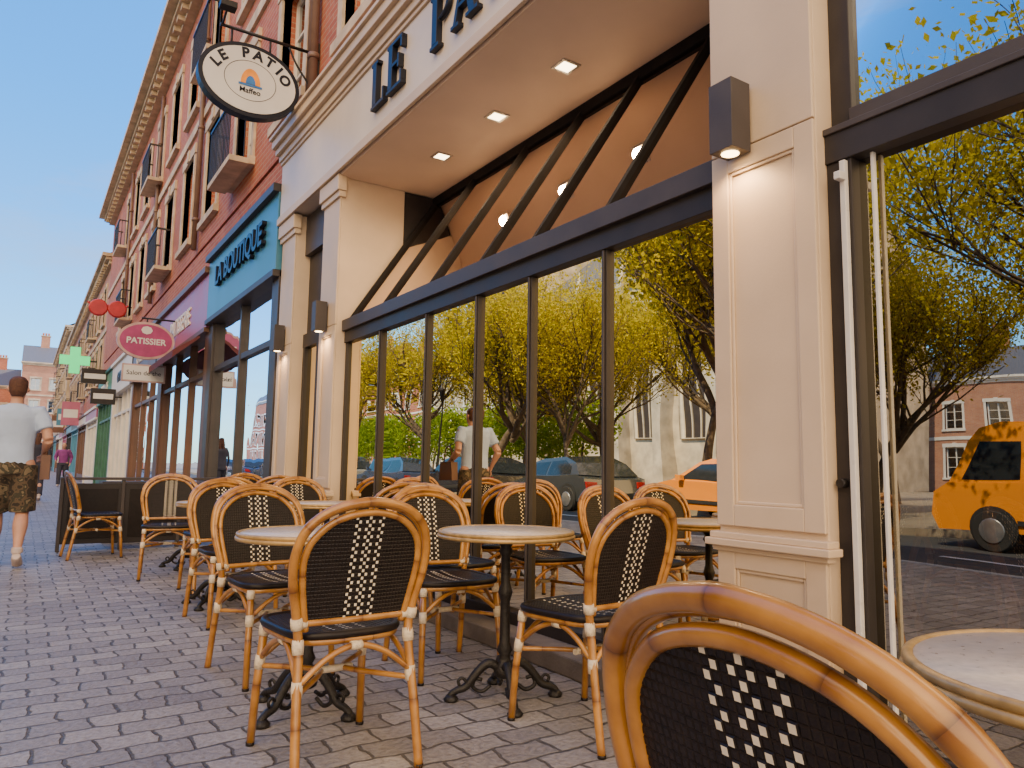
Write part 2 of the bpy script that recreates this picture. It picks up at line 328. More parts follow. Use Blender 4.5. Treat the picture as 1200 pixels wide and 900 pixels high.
# ------------------------------------------------------------------ bistro chair
def chair_mesh():
    b=MB()
    def curv(p):
        return (p[0],p[1]+.28*p[0]**2 if p[2]>.46 else p[1],p[2])
    half=[(.215,-.285,0),(.208,-.25,.2),(.197,-.212,.42),(.207,-.222,.52),(.232,-.25,.64),(.235,-.273,.73),(.205,-.295,.815),(.125,-.312,.875),(0,-.318,.898)]
    full=half+[(-x,y,z) for x,y,z in half[-2::-1]]
    path=smooth_path([curv(p) for p in full],6)
    L=0; rad=[]
    for i,p in enumerate(path):
        if i: L+=(p-path[i-1]).length
        f=(L*4.6)%1.0
        rad.append(.0155*(1.07 if (f<.08 or f>.93) else 1))
    b.tube(path,rad,BAM,12)
    hi=[(.172,-.208,.475),(.185,-.222,.54),(.201,-.245,.64),(.203,-.266,.72),(.177,-.286,.785),(.108,-.302,.84),(0,-.308,.862)]
    fi=hi+[(-x,y,z) for x,y,z in hi[-2::-1]]
    ip=smooth_path([curv(p) for p in fi],6)
    b.tube(ip,.0125,BAM,10)
    b.tube([Vector((p.x*.975,p.y+.016,p.z-.012)) for p in path if p.z>.5],.009,BAM,8)
    br=smooth_path([curv((x,-.212,.50)) for x in (-.2,-.1,0,.1,.2)],4); b.tube(br,.012,BAM,10)
    zs=[p[2] for p in hi]; xs=[p[0] for p in hi]; ys=[p[1] for p in hi]
    cw,ch=.0118,.0128
    nr=int((.858-.505)/ch)
    def cell(c,col,e=.0016,f=.62):
        c=[Vector(q) for q in c]; n=(c[1]-c[0]).cross(c[3]-c[0]).normalized(); ce=sum(c,Vector())/4
        bi=len(b.v)
        b.v.extend([q[:] for q in c]); b.v.extend([(ce+(q-ce)*f+n*e)[:] for q in c]); b.v.extend([(ce+(q-ce)*f-n*e)[:] for q in c])
        b.face([bi+4,bi+5,bi+6,bi+7],col); b.face([bi+11,bi+10,bi+9,bi+8],col)
        for k in range(4):
            k2=(k+1)%4
            b.face([bi+k,bi+k2,bi+4+k2,bi+4+k],BLK); b.face([bi+k2,bi+k,bi+8+k,bi+8+k2],BLK)
    for j in range(nr):
        z0=.505+j*ch; z1=z0+ch; zm=(z0+z1)/2
        w_=float(np.interp(zm,zs,xs))
        if zm>.84: w_=float(np.interp(zm,[.84,.862],[.108,.0]))
        for i in range(-18,18):
            x0=(i-.5)*cw; x1=x0+cw
            x0=max(x0,-w_); x1=min(x1,w_)
            if x1-x0<.002: continue
            def P(x,z):
                y=float(np.interp(z,zs,ys)); return (x,y+.28*x*x,z)
            white=abs(i) in (0,1,3,4) and (i+j)%2==0
            cell([P(x0,z0),P(x1,z0),P(x1,z1),P(x0,z1)],WHT if white else BLK,.0024 if white else .0014,.74 if white else .62)
    def seat_w(y):
        t=(y+.205)/.42; base=.188+.032*t
        e=max(0,1-abs((y-.005)/.212)**5); return base*(e**.35)
    out=[]
    for k in range(24):
        y=-.205+.42*k/23; out.append((seat_w(y),y))
    loop=[(x,y,.452) for x,y in out]+[(-x,y,.452) for x,y in out[::-1]]
    b.tube(loop,.015,BLK,8,closed=True)
    b.tube([(x*.97,y*.97,.432) for x,y,z in loop],.0135,BAM,8,closed=True)
    c=.0155
    for i in range(-15,15):
        for j in range(-14,14):
            x0=i*c;x1=x0+c;y0=j*c;y1=y0+c; ym=(y0+y1)/2
            if abs(ym)>.205: continue
            w_=seat_w(ym)
            x0=max(x0,-w_);x1=min(x1,w_)
            if x1-x0<.002: continue
            def Q(x,y): return (x,y,.462-.012*(1-(x/.22)**2)*(1-(y/.22)**2))
            k=i if i>=0 else -i-1
            white=(k in(0,3)) and (j%2==0)
            cell([Q(x0,y0),Q(x1,y0),Q(x1,y1),Q(x0,y1)],WHT if white else BLK,.0014,.7)
    b.poly([(x,y,.438) for x,y,z in loop],BLK)
    for s in (-1,1):
        b.tube([(s*.212,.215,0),(s*.205,.2,.2),(s*.192,.172,.435)],[.0145,.0155,.0155],BAM,12)
        b.lathe([(.016,0),(.016,.012)],(s*.212,.215,0),BLK,10)
        b.lathe([(.016,0),(.016,.012)],(s*.215,-.285,0),BLK,10)
    RL=lambda s:Vector((s*.2025,-.232,.31)); FL=lambda s:Vector((s*.199,.186,.31))
    def bow(a,c_,inward,top=.415):
        m=(a+c_)/2; q1=a.lerp(c_,.25); q2=a.lerp(c_,.75); iv=Vector(inward)
        pts=[a,Vector((q1.x,q1.y,top-.03))+iv*.6,Vector((m.x,m.y,top))+iv,Vector((q2.x,q2.y,top-.03))+iv*.6,c_]
        b.tube(smooth_path(pts,5),.0105,BAM,8)
        mm=Vector((m.x,m.y,top))+iv; d=(c_-a).normalized()
        b.tube([mm-d*.02,mm+d*.02],.0155,BIND,8)
    for s in (-1,1): bow(RL(s),FL(s),(-s*.015,0,0))
    bow(RL(-1),RL(1),(0,.012,0)); bow(FL(-1),FL(1),(0,-.012,0))
    for s in (-1,1):
        b.tube(smooth_path([(s*.203,-.235,.285),(s*.06,-.05,.29),(s*.06,.03,.29),(s*.199,.19,.285)],6),.010,BAM,8)
    b.tube([(-.075,-.01,.291),(.075,-.01,.291)],.013,BIND,8)
    def bind(p,q,r=.0195): b.tube([p,(Vector(p)+Vector(q))/2,q],[r*.93,r,r*.93],BIND,10)
    for s in (-1,1):
        bind((s*.2015,-.229,.275),(s*.2005,-.226,.325)); bind((s*.2005,.193,.275),(s*.198,.184,.325))
        bind((s*.195,.178,.395),(s*.192,.172,.435))
        bind((s*.198,-.2125,.405),(s*.197,-.205,.45),.0205)
        bind((s*.203,-.209,.485),(s*.208,-.212,.52),.0215)
        bind((s*.17,-.205,.498),(s*.203,-.203,.502),.016)
        bind((s*.185,.09,.43),(s*.187,.12,.43),.02)
    return b.mesh('bistro_chair')
CH=chair_mesh()
def facing(dx,dy): return math.atan2(dy,dx)-math.pi/2
chairs=[ (0.985,2.66,0.02,1),(1.10,3.78,.12,-1),(1.97,2.42,.12,1),(1.86,3.42,-.08,-1),(2.17,3.95,.1,-1),
 (1.35,6.35,.05,1),(1.15,7.35,-.15,-1),(1.22,5.15,.1,-1),(2.12,4.75,.0,1),(1.98,6.05,.0,-1),(2.1,8.2,.1,-1),(2.05,7.3,-.1,1)]
for i,(x,y,jit,f) in enumerate(chairs):
    place(CH,'bistro_chair',None,(x,y,0),jit+(0 if f>0 else math.pi))
place(CH,'bistro_chair',None,(.88,.47,-.0),facing(1,-.04))
place(CH,'bistro_chair',None,(.72,9.15,0),facing(1,.1))
# ------------------------------------------------------------------ bistro table
def table_mesh():
    b=MB(); r=.30
    b.lathe([(.0,.708),(r-.012,.708),(r-.008,.716),(r-.008,.733),(.0,.734)],(0,0,0),TTOP,48)
    for zz,rr in ((.728,r),(.712,r+.004)):
        b.tube([(math.cos(a)*rr,math.sin(a)*rr,zz) for a in [2*math.pi*k/48 for k in range(48)]],.0095,BRASS,8,closed=True)
    b.lathe([(.12,.70),(.12,.707)],(0,0,0),IRON,16)
    b.lathe([(.03,.09),(.045,.10),(.05,.13),(.03,.16),(.024,.19),(.036,.21),(.024,.24),(.021,.42),(.027,.44),(.033,.46),(.027,.48),(.021,.50),(.02,.62),(.034,.64),(.024,.66),(.05,.70)],(0,0,0),IRON,16)
    for k in range(4):
        a=k*math.pi/2+.5; c,s=math.cos(a),math.sin(a)
        pts=[(c*q,s*q,z) for q,z in ((.02,.13),(.07,.155),(.12,.12),(.17,.06),(.21,.045),(.235,.03),(.245,.012))]
        b.tube(smooth_path(pts,5),[ .022-.0003*i for i in range(31)],IRON,8)
        b.lathe([(.03,0),(.034,.01),(.02,.028)],(c*.235,s*.235,0),IRON,10)
        pts=[(c*q,s*q,z) for q,z in ((.06,.06),(.1,.035),(.14,.055),(.13,.09),(.1,.085))]
        b.tube(smooth_path(pts,4),.009,IRON,6)
        pts=[(c*q,s*q,z) for q,z in ((.16,.065),(.185,.095),(.205,.085),(.2,.065))]
        b.tube(smooth_path(pts,4),.007,IRON,6)
    return b.mesh('bistro_table')
TB=table_mesh()
for i,(x,y) in enumerate([(1.06,3.15),(1.86,2.86),(1.93,5.42),(1.42,7.9),(1.37,.42),(1.25,5.75)]):
    place(TB,'bistro_table',None,(x,y,0),i*.7)
# ------------------------------------------------------------------ cafe shopfront
cafe=empty('cafe_shopfront')
XF=2.40; D=.09
def pillar(y0,y1,depth,name='pillar'):
    b=MB(); t=.018
    b.box(XF,XF+depth,y0,y1,0,3.72+D,CREAM)
    def panel(z0,z1,m):
        yy0,yy1=y0+.001,y1-.001; w=.085
        b.box(XF-t,XF-.0005,yy0,yy0+w,z0,z1,CREAM); b.box(XF-t,XF-.0005,yy1-w,yy1,z0,z1,CREAM)
        b.box(XF-t,XF-.0005,yy0+w,yy1-w,z0,z0+w,CREAM); b.box(XF-t,XF-.0005,yy0+w,yy1-w,z1-w,z1,CREAM)
        m2=.014
        b.box(XF-.011,XF-.001,yy0+w,yy0+w+m2,z0+w,z1-w,CREAM); b.box(XF-.011,XF-.001,yy1-w-m2,yy1-w,z0+w,z1-w,CREAM)
        b.box(XF-.011,XF-.001,yy0+w+m2,yy1-w-m2,z0+w,z0+w+m2,CREAM); b.box(XF-.011,XF-.001,yy0+w+m2,yy1-w-m2,z1-w-m2,z1-w,CREAM)
    panel(.12,.72,0); panel(.80,2.34,0)
    b.box(XF-t,XF-.0005,y0+.001,y1-.001,2.345,3.5+D,CREAM)
    b.box(XF-.055,XF+.03,y0-.035,y1+.035,.722,.75,CREAM); b.box(XF-.038,XF+.03,y0-.022,y1+.022,.75,.775,CREAM); b.box(XF-.03,XF+.02,y0-.015,y1+.015,.70,.722,CREAM)
    b.box(XF-.035,XF+.03,y0-.02,y1+.02,0,.118,CREAM)
    b.box(XF-.04,XF+.03,y0-.03,y1+.03,3.50+D,3.56+D,CREAM); b.box(XF-.06,XF+.03,y0-.045,y1+.045,3.56+D,3.715+D,CREAM)
    b.obj(name,cafe,bev=.004)
pillar(1.60,2.09,.25); pillar(6.70,7.15,.66); pillar(8.1,8.6,.5)
b=MB()
b.box(2.345,3.6,-5,8.64,3.74+D,4.46+D,WHITEP)
b.box(2.315,2.345,-5,8.66,3.722+D,3.80+D,CREAM); b.box(2.33,2.3445,-5,8.65,3.80+D,3.83+D,CREAM)
for k,(z0,z1,o) in enumerate([(4.46,4.50,.02),(4.50,4.58,.04),(4.58,4.66,.08),(4.66,4.76,.12),(4.76,4.80,.15)]):
    b.box(2.345-o,3.0,-5,8.64+o*.6,z0+D,z1+D,CREAM)
b.obj('fascia',cafe,bev=.005)
b=MB(); b.box(2.36,3.52,2.10,6.69,3.702+D,3.738+D,CREAM2); b.box(2.45,8,-3,8.6,3.80+D,3.9+D,CREAM2); b.obj('soffit',cafe)
for i,y in enumerate((5.70,4.77,3.87)):
    b=MB(); x=2.95; s=.055
    b.box(x-s-.02,x-s,y-s-.02,y+s+.02,3.692+D,3.7015+D,METAL); b.box(x+s,x+s+.02,y-s-.02,y+s+.02,3.692+D,3.7015+D,METAL)
    b.box(x-s,x+s,y-s-.02,y-s,3.692+D,3.7015+D,METAL); b.box(x-s,x+s,y+s,y+s+.02,3.692+D,3.7015+D,METAL)
    b.box(x-s+.001,x+s-.001,y-s+.001,y+s-.001,3.697+D,3.7015+D,BULBW)
    b.obj('downlight',cafe)
    lamp('SPOT','downlight_lamp',(x,y,3.68+D),45,(1,.72,.42),cafe,.05,(0,0,0),160)
XG=2.50
ys=[2.09,2.93,3.62,4.25,5.0,5.88,6.70]
b=MB()
b.box(XG-.02,XG+.14,2.09,6.70,2.17,2.28,FRAME); b.box(XG-.05,XG+.12,2.09,6.70,2.28,2.385,FRAME2)
b.box(XG-.03,XG+.12,2.09,6.70,.10,.17,FRAME)
for k,y in enumerate(ys):
    w_=.020 if 0<k<len(ys)-1 else .05
    y0=max(2.09,y-w_); y1=min(6.70,y+w_)
    b.box(XG-.004,XG+.06,y0,y1,.17,2.17,FRAME)
    if 0<k<6: b.box(XG-.014,XG-.0045,y-.008,y+.008,.17,2.17,FRAME2)
b.obj('window_frame',cafe,bev=.003)
b=MB()
tl=[.0010,-.0006,.0012,-.0010,.0008,-.0012]
for k in range(6):
    a,c=XG+.022-tl[k],XG+.022+tl[k]
    b.poly([(a,ys[k]+.018,.17),(c,ys[k+1]-.018,.17),(c+tl[k]*.5,ys[k+1]-.018,2.17),(a+tl[k]*.5,ys[k]+.018,2.17)],GLASS)
b.obj('window_glass',cafe)
b=MB(); b.box(2.30,2.64,2.13,6.66,.0,.10,PLINTH); b.obj('plinth',cafe,bev=.01)
sx0,sz0,sx1,sz1=2.53,2.385,3.45,3.70+D
b=MB(); b.poly([(sx0,2.09,sz0),(sx0,6.70,sz0),(sx1,6.70,sz1),(sx1,2.09,sz1)],GLASSR); b.obj('sloped_glass',cafe)
b=MB()
for y in (2.12,2.93,3.62,4.25,5.0,5.88,6.66):
    d=.017
    dx,dz=(sx1-sx0),(sz1-sz0); L=math.hypot(dx,dz); nx,nz=-dz/L,dx/L
    b.prism([(sx0+nx*.03,sz0+nz*.03),(sx1+nx*.03,sz1+nz*.03),(sx1-nx*.02,sz1-nz*.02),(sx0-nx*.02,sz0-nz*.02)],1,y-d,y+d,MATT)
b.box(sx1-.07,sx1+.04,2.09,6.70,3.62+D,3.7005+D,MATT)
b.box(3.065,3.6,6.705,6.75,2.2,3.70+D,FRAME)
b.obj('glazing_bars',cafe)
b=MB()
b.box(2.52,2.62,7.15,8.1,0,.25,FRAME); b.box(2.52,2.62,7.15,8.1,2.3,2.45,FRAME); b.box(2.56,2.60,7.15,8.1,2.45,3.35,FRAME); b.box(2.50,2.62,7.15,8.1,3.35,3.80,FRAME2)
for y in (7.17,7.6,8.05): b.box(2.52,2.6,y-.03,y+.03,.25,2.3,FRAME)
b.poly([(2.56,7.15,.25),(2.56,8.1,.25),(2.56,8.1,2.3),(2.56,7.15,2.3)],GLASS)
b.obj('side_bay',cafe)
b=MB()
b.box(2.46,2.60,1.50,1.60,0,2.17,FRAME); b.box(2.45,2.60,-3,1.60,2.17,2.28,FRAME)
b.box(2.44,2.60,-3,1.60,2.28,2.305,FRAME2)
b.box(2.50,2.60,1.515,1.60,2.305,3.80,FRAME); b.box(2.48,2.60,-3,1.515,2.305,2.37,FRAME2); b.box(2.50,2.6,-3,1.6,3.55,3.80,FRAME)
b.box(2.49,2.58,-3,1.5,0,.12,FRAME)
for y in (.35,-.8): b.box(2.47,2.6,y-.05,y+.05,.12,2.17,FRAME); b.box(2.5,2.6,y-.03,y+.03,2.37,3.55,FRAME)
b.obj('door_frame',cafe,bev=.003)
b=MB(); b.box(2.475,2.495,1.425,1.437,.12,2.17,WMETAL); b.box(2.435,2.4585,1.512,1.534,.12,2.16,WMETAL); b.box(2.40,2.44,1.51,1.535,2.08,2.11,WMETAL)
b.lathe([(.018,0),(.018,.03)],(2.43,1.57,.98),IRON,12,'x'); b.obj('door_handle',cafe,bev=.003)
b=MB(); b.poly([(2.5105,.40,.12),(2.5095,1.5,.12),(2.510,1.5,2.17),(2.511,.40,2.17)],GLASS2); b.poly([(2.51,-3,.12),(2.51,.30,.12),(2.51,.30,2.17),(2.51,-3,2.17)],GLASS2); b.poly([(2.53,-3,2.37),(2.53,1.515,2.37),(2.53,1.515,3.55),(2.53,-3,3.55)],GLASSB); b.obj('door_glass',cafe)
def sconce(y,z,x=2.38):
    b=MB(); b.box(x-.125,x-.012,y-.058,y+.058,z,z+.29,FRAME2); b.box(x-.012,x,y-.035,y+.035,z+.05,z+.25,FRAME)
    b.lathe([(.036,-.004),(.036,-.001)],(x-.068,y,z),BULB,16); b.obj('wall_sconce',cafe,bev=.004)
    lamp('SPOT','sconce_lamp',(x-.068,y,z-.012),16,(1,.62,.30),cafe,.03,(0,0,0),150)
sconce(1.93,2.30); sconce(6.95,2.30); sconce(8.35,2.28)
def seriflet(ch,y0,z0,h,w,b):
    t=.075*h/.4; s=.028*h/.4; x0,x1=2.295,2.3448
    def bx(u0,u1,v0,v1,dx=0): b.box(x0+dx,x1,y0-u0,y0-u1,z0+v0,z0+v1,LET)
    def vs(u,v0=0,v1=h):
        bx(u,u+t,v0+s,v1-s); bx(u-s,u+t+s,v0,v0+s-.001,.001); bx(u-s,u+t+s,v1-s+.001,v1,.001)
    if ch=='L': vs(s); bx(s+t+s+.001,w,0,s); bx(w-s,w,s+.001,h*.3)
    if ch=='E':
        vs(s); q=s+t+s+.001; bx(q,w,0,s); bx(q,w,h-s,h); bx(w-s,w,s+.001,h*.28); bx(w-s,w,h*.74,h-s-.001); bx(s+t+.001,w*.72,h*.48,h*.48+s); bx(w*.72+.001,w*.72+s,h*.38,h*.66)
    if ch=='P':
        vs(s); pts=[]
        for k in range(13):
            a=math.pi/2-math.pi*k/12; pts.append(((x0+x1)/2,y0-(t+s+.02+math.cos(a)*(w-t-.06)),z0+h*.73+math.sin(a)*(h*.24)))
        b.tube(pts,[(.024,.012+.02*math.sin(math.pi*k/12)) for k in range(13)],LET,8,side=(1,0,0))
    if ch=='A':
        b.prism([(y0-.02,z0),(y0-.06,z0),(y0-w*.5-.01,z0+h),(y0-w*.5+.02,z0+h)],0,x0,x1,LET)
        b.prism([(y0-w+.09,z0),(y0-w+.01,z0),(y0-w*.5-.03,z0+h),(y0-w*.5+.03,z0+h)],0,x0+.001,x1,LET)
        bx(w*.25,w*.75,h*.3,h*.3+s,.002); bx(-.01,.1,-.001,s,.002); bx(w-.14,w+.02,-.001,s,.003)
    if ch=='T': vs(w/2-t/2); bx(0,w,h-s,h+.001); bx(0,s,h*.75,h-s); bx(w-s,w,h*.75,h-s)
    if ch=='I': vs(s)
    if ch=='O':
        b.tube([((x0+x1)/2,y0-w/2+math.cos(a)*w*.42,z0+h/2+math.sin(a)*h*.46) for a in [2*math.pi*k/28 for k in range(28)]],[(.024,.018+.022*abs(math.cos(2*math.pi*k/28))) for k in range(28)],LET,8,closed=True,side=(1,0,0))
b=MB()
for ch,y0,w_ in (('L',5.80,.27),('E',5.47,.29),('P',4.68,.27),('A',4.35,.34),('T',3.96,.32),('I',3.58,.13),('O',3.38,.36)): seriflet(ch,y0,4.06,.42,w_,b)
b.obj('fascia_letters',cafe,bev=.002)
b=MB()
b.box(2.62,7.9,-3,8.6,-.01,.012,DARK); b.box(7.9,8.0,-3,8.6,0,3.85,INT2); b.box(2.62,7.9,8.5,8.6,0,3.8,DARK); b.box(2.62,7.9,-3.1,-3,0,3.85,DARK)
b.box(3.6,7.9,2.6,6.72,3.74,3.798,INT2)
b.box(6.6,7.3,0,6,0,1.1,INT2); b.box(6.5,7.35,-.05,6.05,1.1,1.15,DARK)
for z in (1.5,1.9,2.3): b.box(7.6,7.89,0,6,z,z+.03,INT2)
rnd=random.Random(4)
BOT=mat('bottle_glass',(.03,.06,.02),.1,bump=0); BOT2=mat('bottle_amber',(.25,.09,.02),.1,bump=0)
for z in (1.53,1.93,2.33):
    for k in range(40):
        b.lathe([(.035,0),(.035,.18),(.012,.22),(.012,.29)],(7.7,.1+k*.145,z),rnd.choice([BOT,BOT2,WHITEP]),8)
b.obj('interior',cafe)
for x,y in ((3.5,5.9),(3.5,4.3),(3.6,2.9),(3.5,.6),(5.2,4.5),(5.2,1.8)):
    place(TB,'bistro_table',None,(x,y,.012),1)
    place(CH,'bistro_chair',None,(x,y-.6,.012),0); place(CH,'bistro_chair',None,(x,y+.6,.012),math.pi)
for x,y,z in ((3.6,1.35,1.72),(4.6,3.4,2.15),(4.6,5.2,2.15),(3.35,.1,2.1)):
    b=MB(); b.tube([(0,0,.12),(0,0,3.74-z)],.004,IRON,6); b.lathe([(.012,.06),(.02,.065),(.02,.12),(.008,.13)],(0,0,0),BRASS,10)
    b.lathe([(.006,-.07),(.028,-.055),(.036,-.02),(.03,.02),(.014,.06)],(0,0,0),BULB,14); b.obj('pendant_lamp',None,(x,y,z))
    lamp('POINT','pendant_bulb',(x,y,z-.12),6,(1,.62,.3),cafe,.04)
# ------------------------------------------------------------------ generic buildings
def wall_open(b,x0,x1,z0,z1,y0,y1,ops,mt):
    if not ops: b.box(x0,x1,y0,y1,z0,z1,mt); return
    za,zb=ops[0][2],ops[0][3]
    b.box(x0,x1,y0,y1,z0,za,mt); b.box(x0,x1,y0,y1,zb,z1,mt)
    c=x0
    for o in ops:
        b.box(c,o[0],y0,y1,za,zb,mt); c=o[1]
    b.box(c,x1,y0,y1,za,zb,mt)
def building(name,loc,rz,W,D,z0,H,floors,sp,ww,wall,trim,off=None,balc='',roof='gable',roofh=2.5,corn=.45,frame=WOODW,gl=GLASSU,chim=2):
    e=empty(name,loc,rz); b=MB(); g=MB(); T=.35
    n=max(1,int(W//sp)); o=(W-(n-1)*sp)/2 if off is None else off
    if off is not None: n=int((W-off)//sp)+1
    zc=z0
    for fi,(zs_,h) in enumerate(floors):
        nxt=floors[fi+1][0]-(floors[fi+1][0]-zs_-h)*.5 if fi+1<len(floors) else H
        ops=[(o+k*sp-ww/2,o+k*sp+ww/2,zs_,zs_+h) for k in range(n) if o+k*sp-ww/2>.1 and o+k*sp+ww/2<W-.1]
        wall_open(b,0,W,zc,nxt,0,T,ops,wall); zc=nxt
        for k,(xa,xb,za,zb) in enumerate(ops):
            t=.13
            b.box(xa-t,xa,-.035,.1,za,zb,trim); b.box(xb,xb+t,-.035,.1,za,zb,trim); b.box(xa-t-.03,xb+t+.03,-.05,.1,zb,zb+.2,trim); b.box(xa-t-.04,xb+t+.04,-.09,.1,za-.12,za,trim)
            b.box((xa+xb)/2-.1,(xa+xb)/2+.1,-.07,.09,zb+.02,zb+.24,trim)
            f=.06
            b.box(xa,xa+f,.16,.22,za,zb,frame); b.box(xb-f,xb,.16,.22,za,zb,frame); b.box(xa+f,xb-f,.16,.22,zb-f,zb,frame); b.box(xa+f,xb-f,.16,.22,za,za+f,frame)
            mx_=(xa+xb)/2; b.box(mx_-.035,mx_+.035,.15,.22,za+f,zb-f,frame)
            for q in (.36,.68): b.box(xa+f,mx_-.035,.17,.21,za+h*q,za+h*q+.03,frame); b.box(mx_+.035,xb-f,.17,.21,za+h*q,za+h*q+.03,frame)
            g.poly([(xa,.19,za),(xb,.19,za),(xb,.19,zb),(xa,.19,zb)],gl)
            b.box(xa+.02,xb-.02,.30,.345,za,zb,(WOODW if (k*7+fi*3)%3==0 else DARK))
            if balc and (k+fi)%3==1:
                b.box(xa-.2,xb+.2,-.36,-.0905,za-.14,za-.06,trim)
                for q in range(int((xb-xa+.4)/.1)): b.box(xa-.2+q*.1,xa-.185+q*.1,-.35,-.335,za-.06,za+.75,IRON)
                b.box(xa-.2,xb+.2,-.36,-.325,za+.75,za+.79,IRON)
                for xx in (xa-.2,xb+.18):
                    b.box(xx,xx+.02,-.325,-.0905,za+.75,za+.79,IRON)
                    for q in range(2): b.box(xx,xx+.015,-.27+.1*q,-.255+.1*q,za-.06,za+.75,IRON)
        if fi+1<len(floors): b.box(-.02,W+.02,-.045,-.0005,nxt-.1,nxt+.08,trim)
    b.box(0,T,T,D,z0,H,wall); b.box(W-T,W,T,D,z0,H,wall); b.box(T,W-T,D-T,D,z0,H,wall)
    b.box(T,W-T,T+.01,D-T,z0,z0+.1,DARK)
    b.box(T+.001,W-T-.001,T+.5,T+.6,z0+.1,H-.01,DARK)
    for i,(a,c_) in enumerate(((0,.14),(.14,.26),(.26,.4))):
        b.box(-corn*.2*(i+1),W+corn*.2*(i+1),-corn*(i+1)/3,T,H+a,H+c_,trim)
    if corn>.3:
        for q in range(int(W/.5)): b.box(q*.5+.1,q*.5+.28,-corn*.33-.14,-corn*.33-.001,H+.02,H+.139,trim)
    hz=H+.4
    if roof=='gable':
        b.poly([(-.1,-.2,hz),(W+.1,-.2,hz),(W+.1,D/2,hz+roofh),(-.1,D/2,hz+roofh)],ROOF); b.poly([(-.1,D+.1,hz),(W+.1,D+.1,hz),(W+.1,D/2,hz+roofh),(-.1,D/2,hz+roofh)][::-1],ROOF)
        for xx in (0,W): b.poly([(xx,0,hz),(xx,D,hz),(xx,D/2,hz+roofh)],wall)
        for k in range(chim):
            cx=W*(k+.5)/max(chim,1); b.box(cx-.5,cx+.5,D/2-.35,D/2+.35,hz+roofh*.5,hz+roofh+1.3,wall); b.box(cx-.56,cx+.56,D/2-.4,D/2+.4,hz+roofh+1.3,hz+roofh+1.42,trim)
            for q in (-.3,0,.3): b.lathe([(.1,0),(.12,.35)],(cx+q,D/2,hz+roofh+1.42),BRICK,8)
    b.obj('walls',e); g.obj('windows',e)
    return e
YM=33.5
building('brick_building',(2.45,YM,0),-math.pi/2,YM+8,10,4.89,10.6,[(5.35,1.75),(8.15,1.7)],2.35,1.05,BRICK,STONE,off=YM-27.6,balc='some',corn=.55,roofh=3,chim=4)
building('stone_building',(2.5,62,0),-math.pi/2,28.4,9,3.6,9.0,[(4.3,1.6),(6.8,1.5)],2.2,1.0,BRICKP,STONEW,balc='some',corn=.4,roofh=2.4)
building('brick_house',(2.3,88,0),-math.pi/2,25.8,9,3.2,10.4,[(4.0,1.6),(6.2,1.5),(8.4,1.2)],2.2,1.0,STONEW,STONEW,balc='some',corn=.4,roofh=2.4)
building('brick_house',(-9,112,0),0,8,9,0,9.8,[(1,1.8),(3.8,1.6),(6.4,1.5)],1.9,1.0,BRICK,STONEW,roofh=2.6,corn=.3)
building('brick_house',(-.8,108,0),0,9,9,0,12.6,[(1,1.8),(4,1.6),(6.8,1.5),(9.6,1.4)],2,1.0,BRICKP,STONEW,roofh=2.6,corn=.3)
# ------------------------------------------------------------------ shops
def shop(name,y0,y1,z1,pm,fasc,glass=GLASSB,x=2.42,mull=3,door=True,fz=3.2,stall=.35):
    e=empty(name); b=MB(); g=MB(); pw=.28
    b.box(x-.04,3.2,y0+.001,y0+pw,0,fz,pm); b.box(x-.04,3.2,y1-pw,y1-.001,0,fz,pm)
    b.box(x-.09,3.2,y0+.001,y1-.001,fz,z1,fasc); b.box(x-.16,3.2,y0+.001,y1-.001,z1,z1+.1,pm); b.box(x-.12,3.2,y0+.001,y1-.001,fz-.08,fz-.001,pm)
    b.box(x+.02,x+.12,y0+pw,y1-pw,0,stall,pm)
    n=mull
    for k in range(n+1):
        yy=y0+pw+(y1-y0-2*pw)*k/n; b.box(x+.0,x+.1,yy-.04 if k else yy,yy+.04 if k<n else yy,stall,fz-.08,pm)
    b.box(x+.01,x+.1,y0+pw,y1-pw,2.45,2.53,pm)
    g.poly([(x+.06,y0+pw,stall),(x+.06,y1-pw,stall),(x+.06,y1-pw,fz-.08),(x+.06,y0+pw,fz-.08)],glass)
    b.box(3.2,3.4,y0,y1,0,min(4.86,z1+.8),DARK); b.box(x+.05,3.2,y0,y1,z1+.1,min(4.86,z1+.8),BRICK if z1<4.5 else pm)
    b.box(x+.12,3.2,y0+pw,y1-pw,.001,.02,DARK)
    b.obj('shopfront',e,bev=.004); g.obj('glazing',e); return e
sb=shop('blue_shop',8.67,12.6,4.25,FRAME2,BLUE,mull=2,fz=3.3,stall=.25)
text('LA BOUTIQUE',.42,(2.30,10.5,3.85),(R(90),0,R(-90)),LET,sb,.03,.008)
sp_=shop('purple_shop',12.6,17.6,4.1,BROWN,PINK,mull=3)
text('PATISSERIE',.45,(2.32,15.1,3.6),(R(90),0,R(-90)),WOODW,sp_,.01,.006)
AWN=mat('awning_canvas',(.13,.03,.035),.8,ns=8,amt=.2,bump=.1)
b=MB(); b.prism([(2.3,3.1),(1.9,2.82),(1.9,2.70),(2.3,3.06)],1,12.9,17.3,AWN); b.obj('awning',sp_)
s3=shop('timber_shop',17.6,22.6,4.1,BROWN,BROWN,mull=3); text('CAFE BRASSERIE',.4,(2.32,20,3.65),(R(90),0,R(-90)),WOODW,s3,.01,.004)
s4=shop('white_shop',22.6,28,4.1,WOODW,WOODW,mull=4); text('OPTICIEN',.45,(2.32,25.2,3.6),(R(90),0,R(-90)),LET,s4,.01,.006)
s5=shop('green_shop',28,33.5,4.1,mat('green_paint',(.03,.12,.07),.5),mat('green_paint_fascia',(.05,.22,.12),.5),mull=4)
text('PHARMACIE',.5,(2.32,30.7,3.6),(R(90),0,R(-90)),WOODW,s5,.01,.006)
